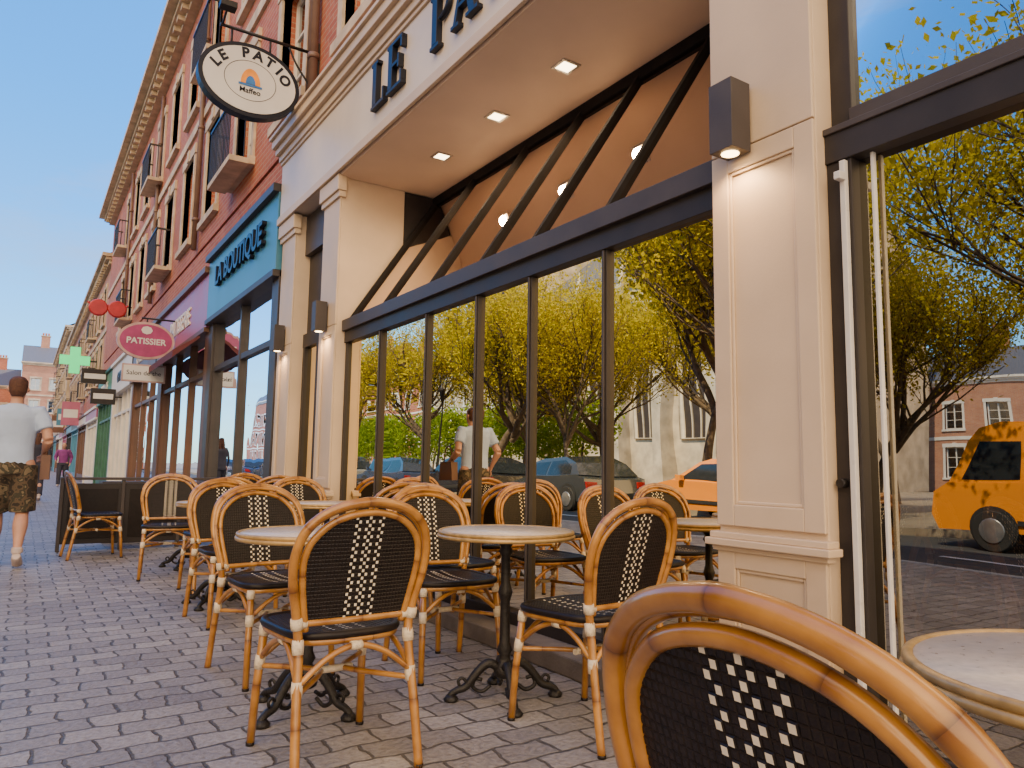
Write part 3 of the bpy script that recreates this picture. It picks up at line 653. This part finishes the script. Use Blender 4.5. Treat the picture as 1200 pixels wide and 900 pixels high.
for i in range(9):
    y=33.6+i*6; shop('street_shop',y,y+5.99,3.1,[WOODW,BROWN,BLUE,FRAME,PINK][i%5],[PINK,WOODW,FRAME,BLUE,BROWN][i%5],mull=3,fz=2.75)
for y in (7.75,14.5,20.2,26.4):
    b=MB(); b.tube([(2.38,y,4.95),(2.38,y,10.4)],.05,PIPE,10)
    for z in (5.5,7.3,9.1): b.lathe([(.065,0),(.065,.06)],(2.38,y,z),PIPE,10)
    if y<10: b.tube([(2.39,y+.16,4.95),(2.39,y+.16,10.4)],.035,PIPE,10)
    b.obj('downpipe')
# ------------------------------------------------------------------ hanging signs
def ellipse(a,c,n=48): return [(a*math.cos(2*math.pi*k/n),c*math.sin(2*math.pi*k/n)) for k in range(n)]
def oval_sign(name,loc,a,c,rim,face,th=.06):
    e=empty(name,loc); b=MB()
    b.prism(ellipse(a,c),1,-th,th,rim)
    b.prism(ellipse(a-.045,c-.045),1,-th-.006,-th+.002,face); b.prism(ellipse(a-.045,c-.045),1,th-.002,th+.006,face)
    return e,b
SIGNW=mat('sign_white',(.66,.65,.63),.35,ns=3,amt=.08,bump=0)
ORG=mat('logo_orange',(.85,.30,.02),.5,bump=0); LBLU=mat('logo_blue',(.03,.16,.45),.5,bump=0)
e,b=oval_sign('hanging_oval_sign',(1.72,7.8,5.04),.52,.40,LET,SIGNW)
b.tube([(-.2,0,.34),(-.2,0,.55)],.012,IRON,8); b.tube([(.2,0,.34),(.2,0,.55)],.012,IRON,8); b.tube([(-.32,0,.55),(.74,0,.55)],.018,IRON,8)
b.tube(smooth_path([(.70,0,.1),(.5,0,.35),(.4,0,.54)],6),.012,IRON,8)
b.box(.70,.74,-.06,.06,.0,.66,IRON)
b.tube([(-.3,0,.55),(-.3,-.22,.62)],.012,IRON,6); b.box(-.38,-.22,-.30,-.18,.60,.66,IRON)
b.prism([(.10*math.cos(math.pi*k/12),-.05+.17*math.sin(math.pi*k/12)) for k in range(13)],1,-.072,-.0665,ORG)
b.prism([(.05*math.cos(math.pi*k/12),-.05+.09*math.sin(math.pi*k/12)) for k in range(13)],1,-.0745,-.0725,LBLU)
b.box(-.12,.12,-.073,-.0665,-.075,-.053,LBLU)
b.tube([(.265*math.cos(t),-.0665,-.01+.215*math.sin(t)) for t in [2*math.pi*k/48 for k in range(48)]],.003,LET,6,closed=True)
b.obj('sign_body',e)
for i,chh in enumerate('LE PATIO'):
    a=R(160)-i*R(140)/7
    px,pz=.375*math.cos(a),.285*math.sin(a)
    text(chh,.15,(px,-.068,pz),(R(90),0,0),LET,e,.002,.006).rotation_euler=(R(90),-(a-math.pi/2)*.75,0)
text('Maffeo',.08,(0,-.068,-.125),(R(90),0,0),LET,e,.002,.001)
MAG=mat('sign_magenta',(.36,.04,.16),.4,bump=0); MAGR=mat('sign_rim',(.50,.33,.30),.4,bump=0)
e,b=oval_sign('patisserie_sign',(1.82,15.6,3.32),.50,.36,MAGR,MAG,.05)
b.box(-.38,.38,-.03,.03,-.80,-.46,MAGR); b.box(-.35,.35,-.034,-.0305,-.77,-.49,SIGNW); b.tube([(-.2,0,-.48),(-.2,0,-.28)],.01,IRON,6); b.tube([(.2,0,-.48),(.2,0,-.28)],.01,IRON,6)
b.tube([(-.1,0,.44),(.62,0,.44)],.018,IRON,6); b.tube([(0,0,.33),(0,0,.44)],.012,IRON,6)
b.prism([(.1*math.cos(2*math.pi*k/8),.2+.08*math.sin(2*math.pi*k/8)) for k in range(8)],1,-.06,-.0565,SIGNW)
b.obj('sign_body',e); text('PATISSIER',.16,(0,-.062,-.02),(R(90),0,0),SIGNW,e,.002,.004); text('Salon de the',.12,(0,-.038,-.63),(R(90),0,0),LET,e,.001)
REDP=mat('red_sign_paint',(.40,.015,.025),.35,bump=0)
e=empty('spectacles_sign',(1.75,24,5.4)); b=MB()
for s in (-1,1):
    b.prism([(s*.24+.2*math.cos(2*math.pi*k/20),.2*math.sin(2*math.pi*k/20)*1.05) for k in range(20)],1,-.05,.05,REDP)
    b.tube([(s*.24+.21*math.cos(2*math.pi*k/24),0,.21*math.sin(2*math.pi*k/24)) for k in range(24)],.04,REDP,8,closed=True)
    b.tube([(s*.44,0,.08),(s*.52,.0,.14)],.03,REDP,8)
b.tube(smooth_path([(-.07,0,.05),(0,0,.09),(.07,0,.05)],4),.03,REDP,8); b.tube([(.45,0,.1),(.62,0,.1)],.02,IRON,6); b.obj('sign_body',e)
GRN=mat('green_neon',(.02,.5,.12),.4,emit=(.05,1,.3),es=1.0,bump=0)
e=empty('pharmacy_cross_sign',(1.62,37.5,5.4)); b=MB(); q=.2;p=.58
b.prism([(-q,-p),(q,-p),(q,-q),(p,-q),(p,q),(q,q),(q,p),(-q,p),(-q,q),(-p,q),(-p,-q),(-q,-q)],1,-.06,.06,GRN); b.box(p,.85,-.03,.03,-.04,.04,IRON); b.obj('sign_body',e)
for (x,y,z,w_,h,m_) in ((1.95,30,4.0,.42,.26,FRAME),(1.9,44,3.4,.4,.6,PINK),(1.95,52,3.6,.4,.5,BLUE),(1.95,26,3.0,.34,.24,FRAME),(1.9,60,3.5,.4,.6,BROWN)):
    b=MB(); b.box(-w_,w_,-.05,.05,-h,h,m_); b.box(-w_*.8,w_*.8,-.056,-.0505,-h*.35,h*.35,SIGNW); b.box(w_,.52,-.02,.02,-.02,.02,IRON); b.obj('projecting_sign',None,(x,y,z))
# ------------------------------------------------------------------ terrace divider
b=MB()
for k in range(3):
    x=.42+k*.62; b.box(x,x+.60,9.82,9.88,.08,.76,FRAME); b.box(x+.05,x+.55,9.812,9.8195,.14,.70,BLK)
for k in range(4): x=.40+k*.62; b.box(x-.018,x+.018,9.80,9.90,0,.80,FRAME2)
b.box(.38,2.30,9.79,9.91,.80,.83,FRAME2)
b.obj('terrace_divider',bev=.003)
b=MB(); b.box(.9,1.6,10.6,11.0,0,.7,FRAME); b.box(.86,1.64,10.56,11.04,.7,.76,FRAME2); b.obj('planter_box')
# ------------------------------------------------------------------ people
def remesh(b,name,parent,vox=.012,it=6,mt=None):
    o=b.obj(name,parent)
    md=o.modifiers.new('r','REMESH'); md.mode='VOXEL'; md.voxel_size=vox; md.use_smooth_shade=True
    sm=o.modifiers.new('s','SMOOTH'); sm.iterations=it; sm.factor=.5
    return o
def person(name,loc,rz,scale,skin,shirt,shorts,hair,shoe,long=False,pose=0,bag=False):
    e=empty(name,loc,rz); e.scale=(scale,)*3
    sh={1:(.195,0,1.455),-1:(-.195,0,1.455)}
    el={1:(.285,-.07,1.19),-1:(-.285,-.10,1.19)}
    wr={1:(.245,.14,1.07),-1:(-.26,.03,.955)}
    hp={1:(.095,0,.93),-1:(-.095,0,.93)}
    if pose==0: kn={1:(.115,.02,.50),-1:(-.10,.16,.51)}; an={1:(.115,-.25,.17),-1:(-.105,.24,.09)}; toe={1:(.12,-.15,.035),-1:(-.115,.40,.045)}
    else: kn={1:(.105,.12,.51),-1:(-.10,.0,.50)}; an={1:(.105,.14,.09),-1:(-.1,-.24,.14)}; toe={1:(.11,.3,.045),-1:(-.11,-.15,.035)}
    b=MB()
    b.tube(smooth_path([(0,0,.86),(0,0,.97),(0,.005,1.12),(0,.015,1.3),(0,.0,1.42),(0,0,1.485),(0,.005,1.53),(0,.015,1.585)],3),
        [(.10,.09),(.13,.10),(.15,.11),(.155,.11),(.15,.105),(.14,.10),(.135,.098),(.14,.1),(.15,.105),(.158,.11),(.16,.11),(.162,.108),(.162,.10),(.155,.095),(.135,.088),(.11,.08),(.085,.07),(.066,.062),(.058,.058),(.056,.057),(.056,.057),(.055,.056)],skin,16,side=(1,0,0))
    b.tube([(0,.0,1.555),(0,.02,1.58),(0,.03,1.61),(0,.025,1.65),(0,.018,1.70),(0,.012,1.745),(0,.008,1.778),(0,.005,1.79)],[(.04,.05),(.052,.07),(.062,.085),(.072,.095),(.077,.10),(.073,.095),(.05,.065),(.015,.02)],skin,16,side=(1,0,0))
    b.tube([(0,.11,1.675),(0,.135,1.645),(0,.115,1.64)],[.01,.015,.012],skin,8)
    for s in (-1,1):
        b.tube([(s*.075,0,1.69),(s*.088,-.012,1.675),(s*.08,-.004,1.645)],[.012,.017,.009],skin,8)
        b.tube(smooth_path([(s*.10,0,1.44),sh[s],(s*.25,-.03,1.32),el[s]],4),[.05,.055,.058,.06,.062,.06,.057,.054,.052,.05,.048,.046,.044],skin,12)
        b.tube(smooth_path([el[s],tuple((np.array(el[s])*.6+np.array(wr[s])*.4)),wr[s]],4),[.044,.045,.046,.045,.042,.038,.033,.029,.027],skin,12)
        b.tube(smooth_path([(s*.08,0,.96),hp[s],tuple((np.array(hp[s])*.5+np.array(kn[s])*.5)),kn[s]],4),[.10,.105,.105,.102,.10,.095,.09,.084,.078,.072,.066,.062,.06],skin,14)
        k_,a_=np.array(kn[s]),np.array(an[s]); bk=np.array((0,-.03,0))
        b.tube(smooth_path([tuple(k_),tuple(k_*.68+a_*.32+bk),tuple(k_*.3+a_*.7+bk*.3),tuple(a_)],4),[.058,.057,.06,.063,.064,.062,.057,.051,.046,.042,.039,.037,.037],skin,12)
        w0=Vector(wr[s]); d=(w0-Vector(el[s])).normalized()
        b.tube([w0-d*.02,w0+d*.03,w0+d*.075,w0+d*.09],[(.022,.026),(.02,.038),(.019,.04),(.014,.034)],skin,10,side=(1,0,0))
    remesh(b,'body',e,.011,5)
    h=MB()
    for s in (-1,1):
        w0=Vector(wr[s]); d=(w0-Vector(el[s])).normalized(); side=Vector((1,0,0)); up=d.cross(side).normalized()
        for k in range(4):
            o=w0+d*.08+up*(-.028+.0185*k); L=[.065,.078,.072,.055][k]
            h.tube(smooth_path([o,o+d*L*.5-side*s*.006,o+d*L*.85-side*s*.022,o+d*L*.95-side*s*.036],3),[.0095]*6+[.0088,.0085,.008,.006],skin,8)
        o=w0+d*.03+up*.034; h.tube(smooth_path([o,o+d*.03+up*.018,o+d*.06+up*.02-side*s*.01],3),[.011,.011,.0105,.010,.0095,.009,.007],skin,8)
    h.obj('fingers',e)
    b=MB()
    b.tube([(0,0,.915),(0,0,.96),(0,.0,1.05),(0,.008,1.15),(0,.01,1.28),(0,.0,1.40),(0,0,1.46),(0,0,1.50),(0,.004,1.525)],[(.175,.128),(.178,.13),(.172,.125),(.172,.124),(.185,.13),(.19,.128),(.18,.112),(.125,.09),(.075,.073)],shirt,20,side=(1,0,0))
    for s in (-1,1):
        A,B=Vector(sh[s]),Vector(el[s]); f=.62 if not long else 1.0
        b.tube([(s*.10,0,1.44),tuple(A),tuple(A.lerp(B,.3)),tuple(A.lerp(B,f))],[.07,.075,.075,.073],shirt,14)
        if long: b.tube([tuple(B),tuple(Vector(wr[s]))],[.06,.042],shirt,12)
    remesh(b,'shirt',e,.011,4)
    b=MB()
    b.tube([(0,0,.86),(0,0,.93),(0,0,1.0)],[(.175,.135),(.18,.138),(.165,.125)],shorts,18,side=(1,0,0))
    for s in (-1,1):
        A,B=Vector(hp[s]),Vector(kn[s])
        e2=B if not long else Vector(an[s])
        if long: b.tube([tuple(A+Vector((0,0,.02))),tuple(A.lerp(B,.5)),tuple(B),tuple(e2)],[.115,.1,.085,.075],shorts,14)
        else: b.tube([tuple(A+Vector((0,0,.02))),tuple(A.lerp(B,.5)),tuple(A.lerp(B,.98))],[.12,.118,.112],shorts,14)
    remesh(b,'shorts' if not long else 'trousers',e,.011,4)
    b=MB()
    b.tube([(0,-.028,1.60),(0,-.025,1.64),(0,-.014,1.70),(0,-.004,1.75),(0,.0,1.785),(0,.0,1.80)],[(.05,.05),(.07,.078),(.081,.092),(.079,.096),(.055,.07),(.015,.02)],hair,16,side=(1,0,0))
    if long: b.tube([(0,-.05,1.7),(0,-.08,1.6),(0,-.085,1.45)],[(.08,.06),(.08,.045),(.05,.02)],hair,12,side=(1,0,0))
    remesh(b,'hair',e,.009,3)
    b=MB()
    for s in (-1,1):
        a_,t_=Vector(an[s]),Vector(toe[s]); d=(t_-a_); d.z=min(d.z,0); f=Vector((d.x,d.y,0)).normalized()
        heel=a_-f*.045+Vector((0,0,-.045)); b.tube([tuple(a_+Vector((0,0,.03))),tuple(a_+Vector((0,0,-.02)))],[.045,.05],shoe,10)
        b.tube([tuple(heel),tuple(heel.lerp(t_,.3)),tuple(heel.lerp(t_,.7)),tuple(t_),tuple(t_+f*.045)],[(.034,.035),(.042,.042),(.044,.034),(.046,.028),(.03,.018)],shoe,12,side=(1,0,0))
    remesh(b,'shoes',e,.008,3)
    if bag:
        b=MB(); b.prism([(-.13,-.12),(.13,-.12),(.12,.12),(-.12,.12)],0,-.04,.04,BROWN); b.tube(smooth_path([(0,-.1,.1),(0,-.05,.3),(0,.05,.3),(0,.1,.1)],4),.01,BROWN,6)
        o=b.obj('shoulder_bag',e,(.27,.16,.93))
    return e
SKIN=mat('skin',(.50,.26,.17),.5,ns=10,amt=.12,bump=.03)
SHIRT=mat('shirt_cotton',(.42,.52,.70),.85,ns=6,amt=.1,bs=12,bump=.8)
def camomat():
    m,nt,b=newmat('camouflage_cloth'); tc=nt.add('ShaderNodeTexCoord'); n=nt.add('ShaderNodeTexNoise'); n.inputs['Scale'].default_value=11; n.inputs['Detail'].default_value=2
    nt.link(tc.outputs['Object'],n.inputs['Vector']); r=nt.add('ShaderNodeValToRGB'); r.color_ramp.interpolation='CONSTANT'; e=r.color_ramp.elements
    e[0].color=(.026,.020,.014,1); e[1].position=.45; e[1].color=(.09,.06,.035,1); k=e.new(.53); k.color=(.04,.036,.022,1); k=e.new(.6); k.color=(.16,.12,.07,1)
    nt.link(n.outputs['Fac'],r.inputs[0]); nt.link(r.outputs[0],b.inputs['Base Color']); b.inputs['Roughness'].default_value=.9; return m
HAIR=mat('short_hair',(.09,.035,.018),.7,ns=60,amt=.4,bs=200,bump=.6)
SHOE=mat('shoe_canvas',(.52,.42,.38),.6)
person('walking_man',(-.08,8.7,0),R(-3),1.02,SKIN,SHIRT,camomat(),HAIR,SHOE,bag=True)
PUR=mat('purple_jacket',(.22,.04,.20),.8); JEAN=mat('dark_trousers',(.03,.03,.05),.8)
person('walking_woman',(1.35,34,0),R(170),.95,SKIN,PUR,JEAN,HAIR,SHOE,True,1)
person('pedestrian',(.5,46,0),R(10),.97,SKIN,JEAN,JEAN,HAIR,SHOE,True,1)
person('pedestrian',(-.6,52,0),R(170),1,SKIN,SHIRT,JEAN,HAIR,SHOE,True,0)
person('pedestrian',(.3,22,0),R(0),.95,SKIN,JEAN,JEAN,HAIR,SHOE,True,0)
# ------------------------------------------------------------------ trees
BARK=mat('tree_bark',(.11,.08,.055),.9,ns=10,amt=.4,bs=40,bump=.6)
LEAF=leafmat('spring_leaves',(.32,.27,.015),(.66,.54,.035)); LEAFG=leafmat('hedge_leaves',(.12,.20,.015),(.26,.32,.025))
def leaves(b,centres,per,sig,size,mt,seed):
    rg=np.random.default_rng(seed); C=np.repeat(np.array(centres),per,axis=0); N=len(C)
    C=C+rg.normal(0,1,(N,3))*np.array(sig)
    u=rg.normal(0,1,(N,3)); u/=np.linalg.norm(u,axis=1)[:,None]; v=rg.normal(0,1,(N,3)); v-=u*(u*v).sum(1)[:,None]; v/=np.linalg.norm(v,axis=1)[:,None]
    s=size*(.6+.8*rg.random((N,1)))
    Q=np.stack([C-u*s,C+v*s*.55,C+u*s,C-v*s*.55],axis=1).reshape(-1,3)
    base=len(b.v); b.v.extend(map(tuple,Q.tolist())); mi=b.m(mt)
    b.f.extend([(base+4*i,base+4*i+1,base+4*i+2,base+4*i+3) for i in range(N)]); b.mi.extend([mi]*N); b.sm.extend([False]*N); b.uv.extend([(0,0)]*(4*N))
def tree_mesh(seed,H=10.5,per=26):
    rd=random.Random(seed); b=MB(); tips=[]
    def grow(p,d,L,r,lv):
        pts=[p.copy()]; n=4
        for i in range(n):
            d=(d+Vector((rd.gauss(0,.15),rd.gauss(0,.15),rd.gauss(0,.1)+.06*lv))).normalized(); p=p+d*(L/n); pts.append(p.copy())
        b.tube(pts,[r*(1-.6*i/n) for i in range(n+1)],BARK,7 if lv<2 else 4,cap=False)
        if lv>=3: tips.extend([q[:] for q in pts[1:]])
        if lv==4: return
        k=[6,5,4,4][lv]
        for j in range(k):
            t=(.7+.3*j/k if lv==0 else .3+.7*rd.random()); q=pts[0].lerp(pts[-1],t) if lv==0 else pts[min(n,int(t*n))]
            a=rd.random()*6.28 if lv else j*6.28/k+rd.random()*.5
            pv=Vector((math.cos(a),math.sin(a),0)); nd=(d*(.8 if lv else .9)+pv*(.7 if lv else .6)).normalized()
            grow(q,nd,L*(.6+rd.random()*.22) if lv else H*.34,max(.008,r*.42 if lv else r*.5),lv+1)
    grow(Vector((0,0,-.05)),Vector((0,0,1)),H*.28,.17,0)
    leaves(b,tips,11,(.2,.2,.16),.052,LEAF,seed)
    return b.mesh('plane_tree')
TM=[tree_mesh(3),tree_mesh(11),tree_mesh(23)]
tp=[(-9.9,8.8,0),(-9.6,13.6,1),(-9.9,19,2),(-10.2,24.5,0),(-10,30,1),(-10.2,3.8,2),(-10,-1.5,1),(-14.5,5.5,1),(-14.5,11.5,0),(-15,17,1),(-15,23,2),(-10,37,2),(-15,0,0),(-15,30,0),(-20,8,2),(-20,14,0),(-20,20,1)]
for i,(x,y,k) in enumerate(tp):
    o=place(TM[k],'plane_tree',None,(x,y,0),i*1.3); s=1.0+.12*math.sin(i*2.1+1)+(.15 if i in (0,1,5) else 0); o.scale=(s,s,s)
rg=np.random.default_rng(5)
for (x,y0,y1) in ((-17,26,44),(-17,46,62)):
    b=MB(); N=900; C=np.stack([x+rg.uniform(-1,1,N),rg.uniform(y0,y1,N),rg.uniform(1.7,4.3,N)+.3*np.sin(rg.uniform(y0,y1,N))],1)
    leaves(b,C,16,(.22,.22,.22),.11,LEAFG,int(y0))
    for y in np.arange(y0+1,y1,3): b.tube([(x,y,-.05),(x,y,2.2)],[.1,.07],BARK,7)
    b.obj('pleached_tree_row')
# ------------------------------------------------------------------ opposite buildings
building('brick_house',(-27,64,0),math.pi/2,16,10,0,9.5,[(.9,2),(3.9,1.8),(6.9,1.5)],2.4,1.1,BRICK,WOODW,roofh=3.5,corn=.3)
building('brick_house',(-27,80.2,0),math.pi/2,18,10,0,11.5,[(.9,2),(3.9,1.8),(6.9,1.8)],2.6,1.1,BRICKP,WOODW,roofh=3.5,corn=.3)
building('brick_house',(-27,98.4,0),math.pi/2,30,10,0,10.5,[(.9,2),(3.9,1.8),(6.9,1.8)],2.6,1.1,BRICK,WOODW,roofh=3.5,corn=.3)
building('stone_townhouse',(-27,51,0),math.pi/2,12.8,10,0,8.5,[(.9,2),(3.9,1.8),(6.4,1.4)],2.4,1.1,STONEW,WOODW,roofh=3,corn=.3)
building('brick_house',(-44,-14,0),math.pi/2,20,10,0,7.2,[(.9,1.8),(3.9,1.6)],2.5,1.1,BRICK,WOODW,roofh=3,corn=.3)
building('brick_house',(-44,6.2,0),math.pi/2,22,10,0,6.4,[(.9,1.8),(3.7,1.5)],2.5,1.1,BRICKP,WOODW,roofh=2.6,corn=.3)
ch=empty('stone_church'); b=MB(); x=-28
b.box(x-14,x,24,48,0,13,STONEW)
b.poly([(x+.3,23.8,13),(x+.3,48.2,13),(x-7,48.2,19),(x-7,23.8,19)],ROOF); b.poly([(x-14.3,48.2,13),(x-14.3,23.8,13),(x-7,23.8,19),(x-7,48.2,19)],ROOF); b.poly([(x,24,13),(x-14,24,13),(x-7,24,19)],STONEW); b.poly([(x,48,13),(x-14,48,13),(x-7,48,19)],STONEW)
for k in range(6):
    y=24.6+k*4.1; b.box(x,x+1.1,y-.45,y+.45,0,8.5,STONEW); b.prism([(x,8.5),(x+1.1,8.5),(x,10.6)],1,y-.45,y+.45,STONEW); b.box(x,x+.6,y-.35,y+.35,10.6,13.2,STONEW); b.lathe([(.35,0),(.3,.4),(.02,1.9)],(x+.3,y,13.2),STONEW,6)
    if k<5:
        yc=y+2.05
        arch=[(yc-1,3),(yc+1,3),(yc+1,8.6),(yc+.75,9.7),(yc,10.9),(yc-.75,9.7),(yc-1,8.6)]
        b.prism(arch,0,x-.01,x+.02,DARK)
        for q in (-.33,.33): b.box(x+.02,x+.1,yc+q-.05,yc+q+.05,3,9.3,STONEW)
        b.tube([(x+.05,)+p for p in arch],.14,STONEW,6,closed=True)
        b.tube([(x+.06,yc+.5*math.cos(t),9+.5*math.sin(t)) for t in [6.28*k2/14 for k2 in range(14)]],.06,STONEW,5,closed=True)
for (yy,hh) in ((50.5,26),):
    b.box(x-7,x+.5,yy-2.4,yy+3.6,0,hh,STONEW)
    for yq in (yy-2.2,yy+3.4): b.box(x+.5,x+1.4,yq-.4,yq+.4,0,hh-4,STONEW); b.lathe([(.6,0),(.5,1),(.03,5)],(x,yq,hh),STONEW,6)
    for z in (6,13,20): b.box(x+.5,x+.62,yy-2.4,yy+3.6,z,z+.4,STONEW); b.prism([(yy-.6,z+1.2),(yy+1.8,z+1.2),(yy+1.8,z+4),(yy+.6,z+5.4),(yy-.6,z+4)],0,x+.5,x+.54,DARK)
b.obj('nave_and_tower',ch)
# ------------------------------------------------------------------ cars
CGL=mat('car_glass',(.02,.025,.03),.06,bump=0); TYRE=mat('tyre_rubber',(.02,.02,.02),.8); HUB=mat('wheel_rim',(.45,.45,.46),.3,.8,bump=0); LGT=mat('head_lamp',(.8,.8,.78),.15,bump=0); TAIL=mat('tail_lamp',(.4,.01,.01),.2,bump=0)
def car_mesh(name,paint,van=False):
    b=MB()
    if van:
        lo=[(-2.2,.3),(2.15,.3),(2.25,.55),(2.22,.95),(2.0,1.12),(-2.25,1.12),(-2.28,.6)]; ca=[(2.0,1.12),(1.68,1.78),(1.5,1.98),(1.2,2.08),(-2.1,2.10),(-2.25,1.95),(-2.27,1.12)]; wt=.80; glassseg=(0,)
        win=[[(1.80,1.18),(1.5,1.78),(.95,1.78),(.95,1.18)],[(.8,1.18),(.8,1.78),(-.5,1.78),(-.5,1.18)],[(-.65,1.18),(-.65,1.78),(-2.0,1.78),(-2.0,1.18)]]
    else:
        lo=[(-2.05,.28),(2.05,.28),(2.12,.5),(2.05,.68),(1.1,.90),(-1.75,.93),(-2.08,.85),(-2.12,.5)]; ca=[(1.1,.90),(.45,1.36),(.1,1.45),(-.9,1.44),(-1.5,1.25),(-1.85,.93)]; wt=.64; glassseg=(0,3,4)
        win=[[(.88,.95),(.38,1.32),(-.2,1.36),(-.2,.95)],[(-.28,.95),(-.28,1.36),(-.95,1.34),(-1.35,1.15),(-1.42,.95)]]
    zt=max(p[1] for p in ca); zb=ca[0][1]
    W=lambda z:.88-(.88-wt)*max(0,(z-zb)/(zt-zb))
    n=len(lo); bi=len(b.v)
    for s in (-1,1):
        for (y,z) in lo: b.v.append((s*(.86 if z<.4 else .89),y,z))
    for i in range(n): j=(i+1)%n; b.face([bi+i,bi+j,bi+n+j,bi+n+i],paint,False)
    b.face([bi+i for i in range(n)],paint); b.face([bi+n+i for i in range(n)][::-1],paint)
    n=len(ca); bi=len(b.v)
    for s in (-1,1):
        for (y,z) in ca: b.v.append((s*W(z),y,z))
    for i in range(n-1): b.face([bi+i,bi+i+1,bi+n+i+1,bi+n+i],CGL if i in glassseg else paint)
    b.face([bi+i for i in range(n)],paint); b.face([bi+n+i for i in range(n)][::-1],paint)
    for s in (-1,1):
        for w_ in win: b.poly([(s*(W(z)+.006),y,z) for y,z in w_],CGL)
        for y in (-1.35,1.35):
            b.lathe([(.36,0),(.36,.01)],(s*.895 if s>0 else s*.905,y,.36),TYRE,24,'x')
            b.lathe([(.31,-.1),(.325,-.08),(.325,.08),(.31,.1)],(s*.84,y,.32),TYRE,24,'x'); b.lathe([(.2,0),(.19,.02),(.05,.03)] if s>0 else [(.05,-.03),(.19,-.02),(.2,0)],(s*.942,y,.32),HUB,16,'x')
        b.box(s*.55,s*.85,2.06,2.14 if not van else 2.25,.56,.70,LGT); b.box(s*.6,s*.86,-2.13 if not van else -2.29,-2.07,.62,.78,TAIL)
        b.box(s*.89,s*1.02,.72,.84,zb+.02,zb+.14,paint)
        b.box(s*.885,s*.905,-1.0,1.0,.42,.50,TYRE)
    if van:
        for s in (-.5,.5): b.tube([(s,1.0,2.16),(s,-1.9,2.16)],.025,IRON,8)
        for y in (.8,-.4,-1.7): b.tube([(-.6,y,2.15),(.6,y,2.15)],.02,IRON,8); [b.tube([(q,y,2.08),(q,y,2.16)],.02,IRON,6) for q in (-.5,.5)]
    b.box(-.3,.3,2.1,2.135,.36,.48,LGT)
    return b.mesh(name)
def paintm(n,c):
    m=mat(n,c,.25,ns=1,amt=.03,bump=0); m.node_tree.nodes['Principled BSDF'].inputs['Coat Weight'].default_value=.7; return m
OR=paintm('orange_paint',(.82,.27,.01)); cm=[car_mesh('parked_car',paintm('dark_grey_paint',(.04,.045,.05))),car_mesh('parked_car',paintm('silver_paint',(.22,.23,.24))),car_mesh('parked_car',paintm('blue_paint',(.03,.05,.12))),car_mesh('parked_car',paintm('black_paint',(.015,.015,.018)))]
o=place(car_mesh('orange_van',OR,True),'orange_van',None,(-8.2,4.2,-.136),0,.05); o.scale=(.93,)*3
place(car_mesh('parked_car',OR),'parked_car',None,(-8.0,11.0,-.136),0,.04)
for i,y in enumerate((16.8,22,28,34,39.6,45,51,57,-2,-8)): place(cm[(i*3)%4],'parked_car',None,(-7.9,y,-.136),0,.04)
for y in (10.5,27,44):
    b=MB(); b.lathe([(.11,0),(.11,.5),(.06,.7),(.045,3.6),(.06,3.65)],(0,0,0),IRON,12); b.lathe([(.1,3.65),(.17,4.1),(.19,4.12),(.05,4.3),(.02,4.45)],(0,0,0),FRAME,8); b.obj('street_lamp',None,(-9.35,y,0))
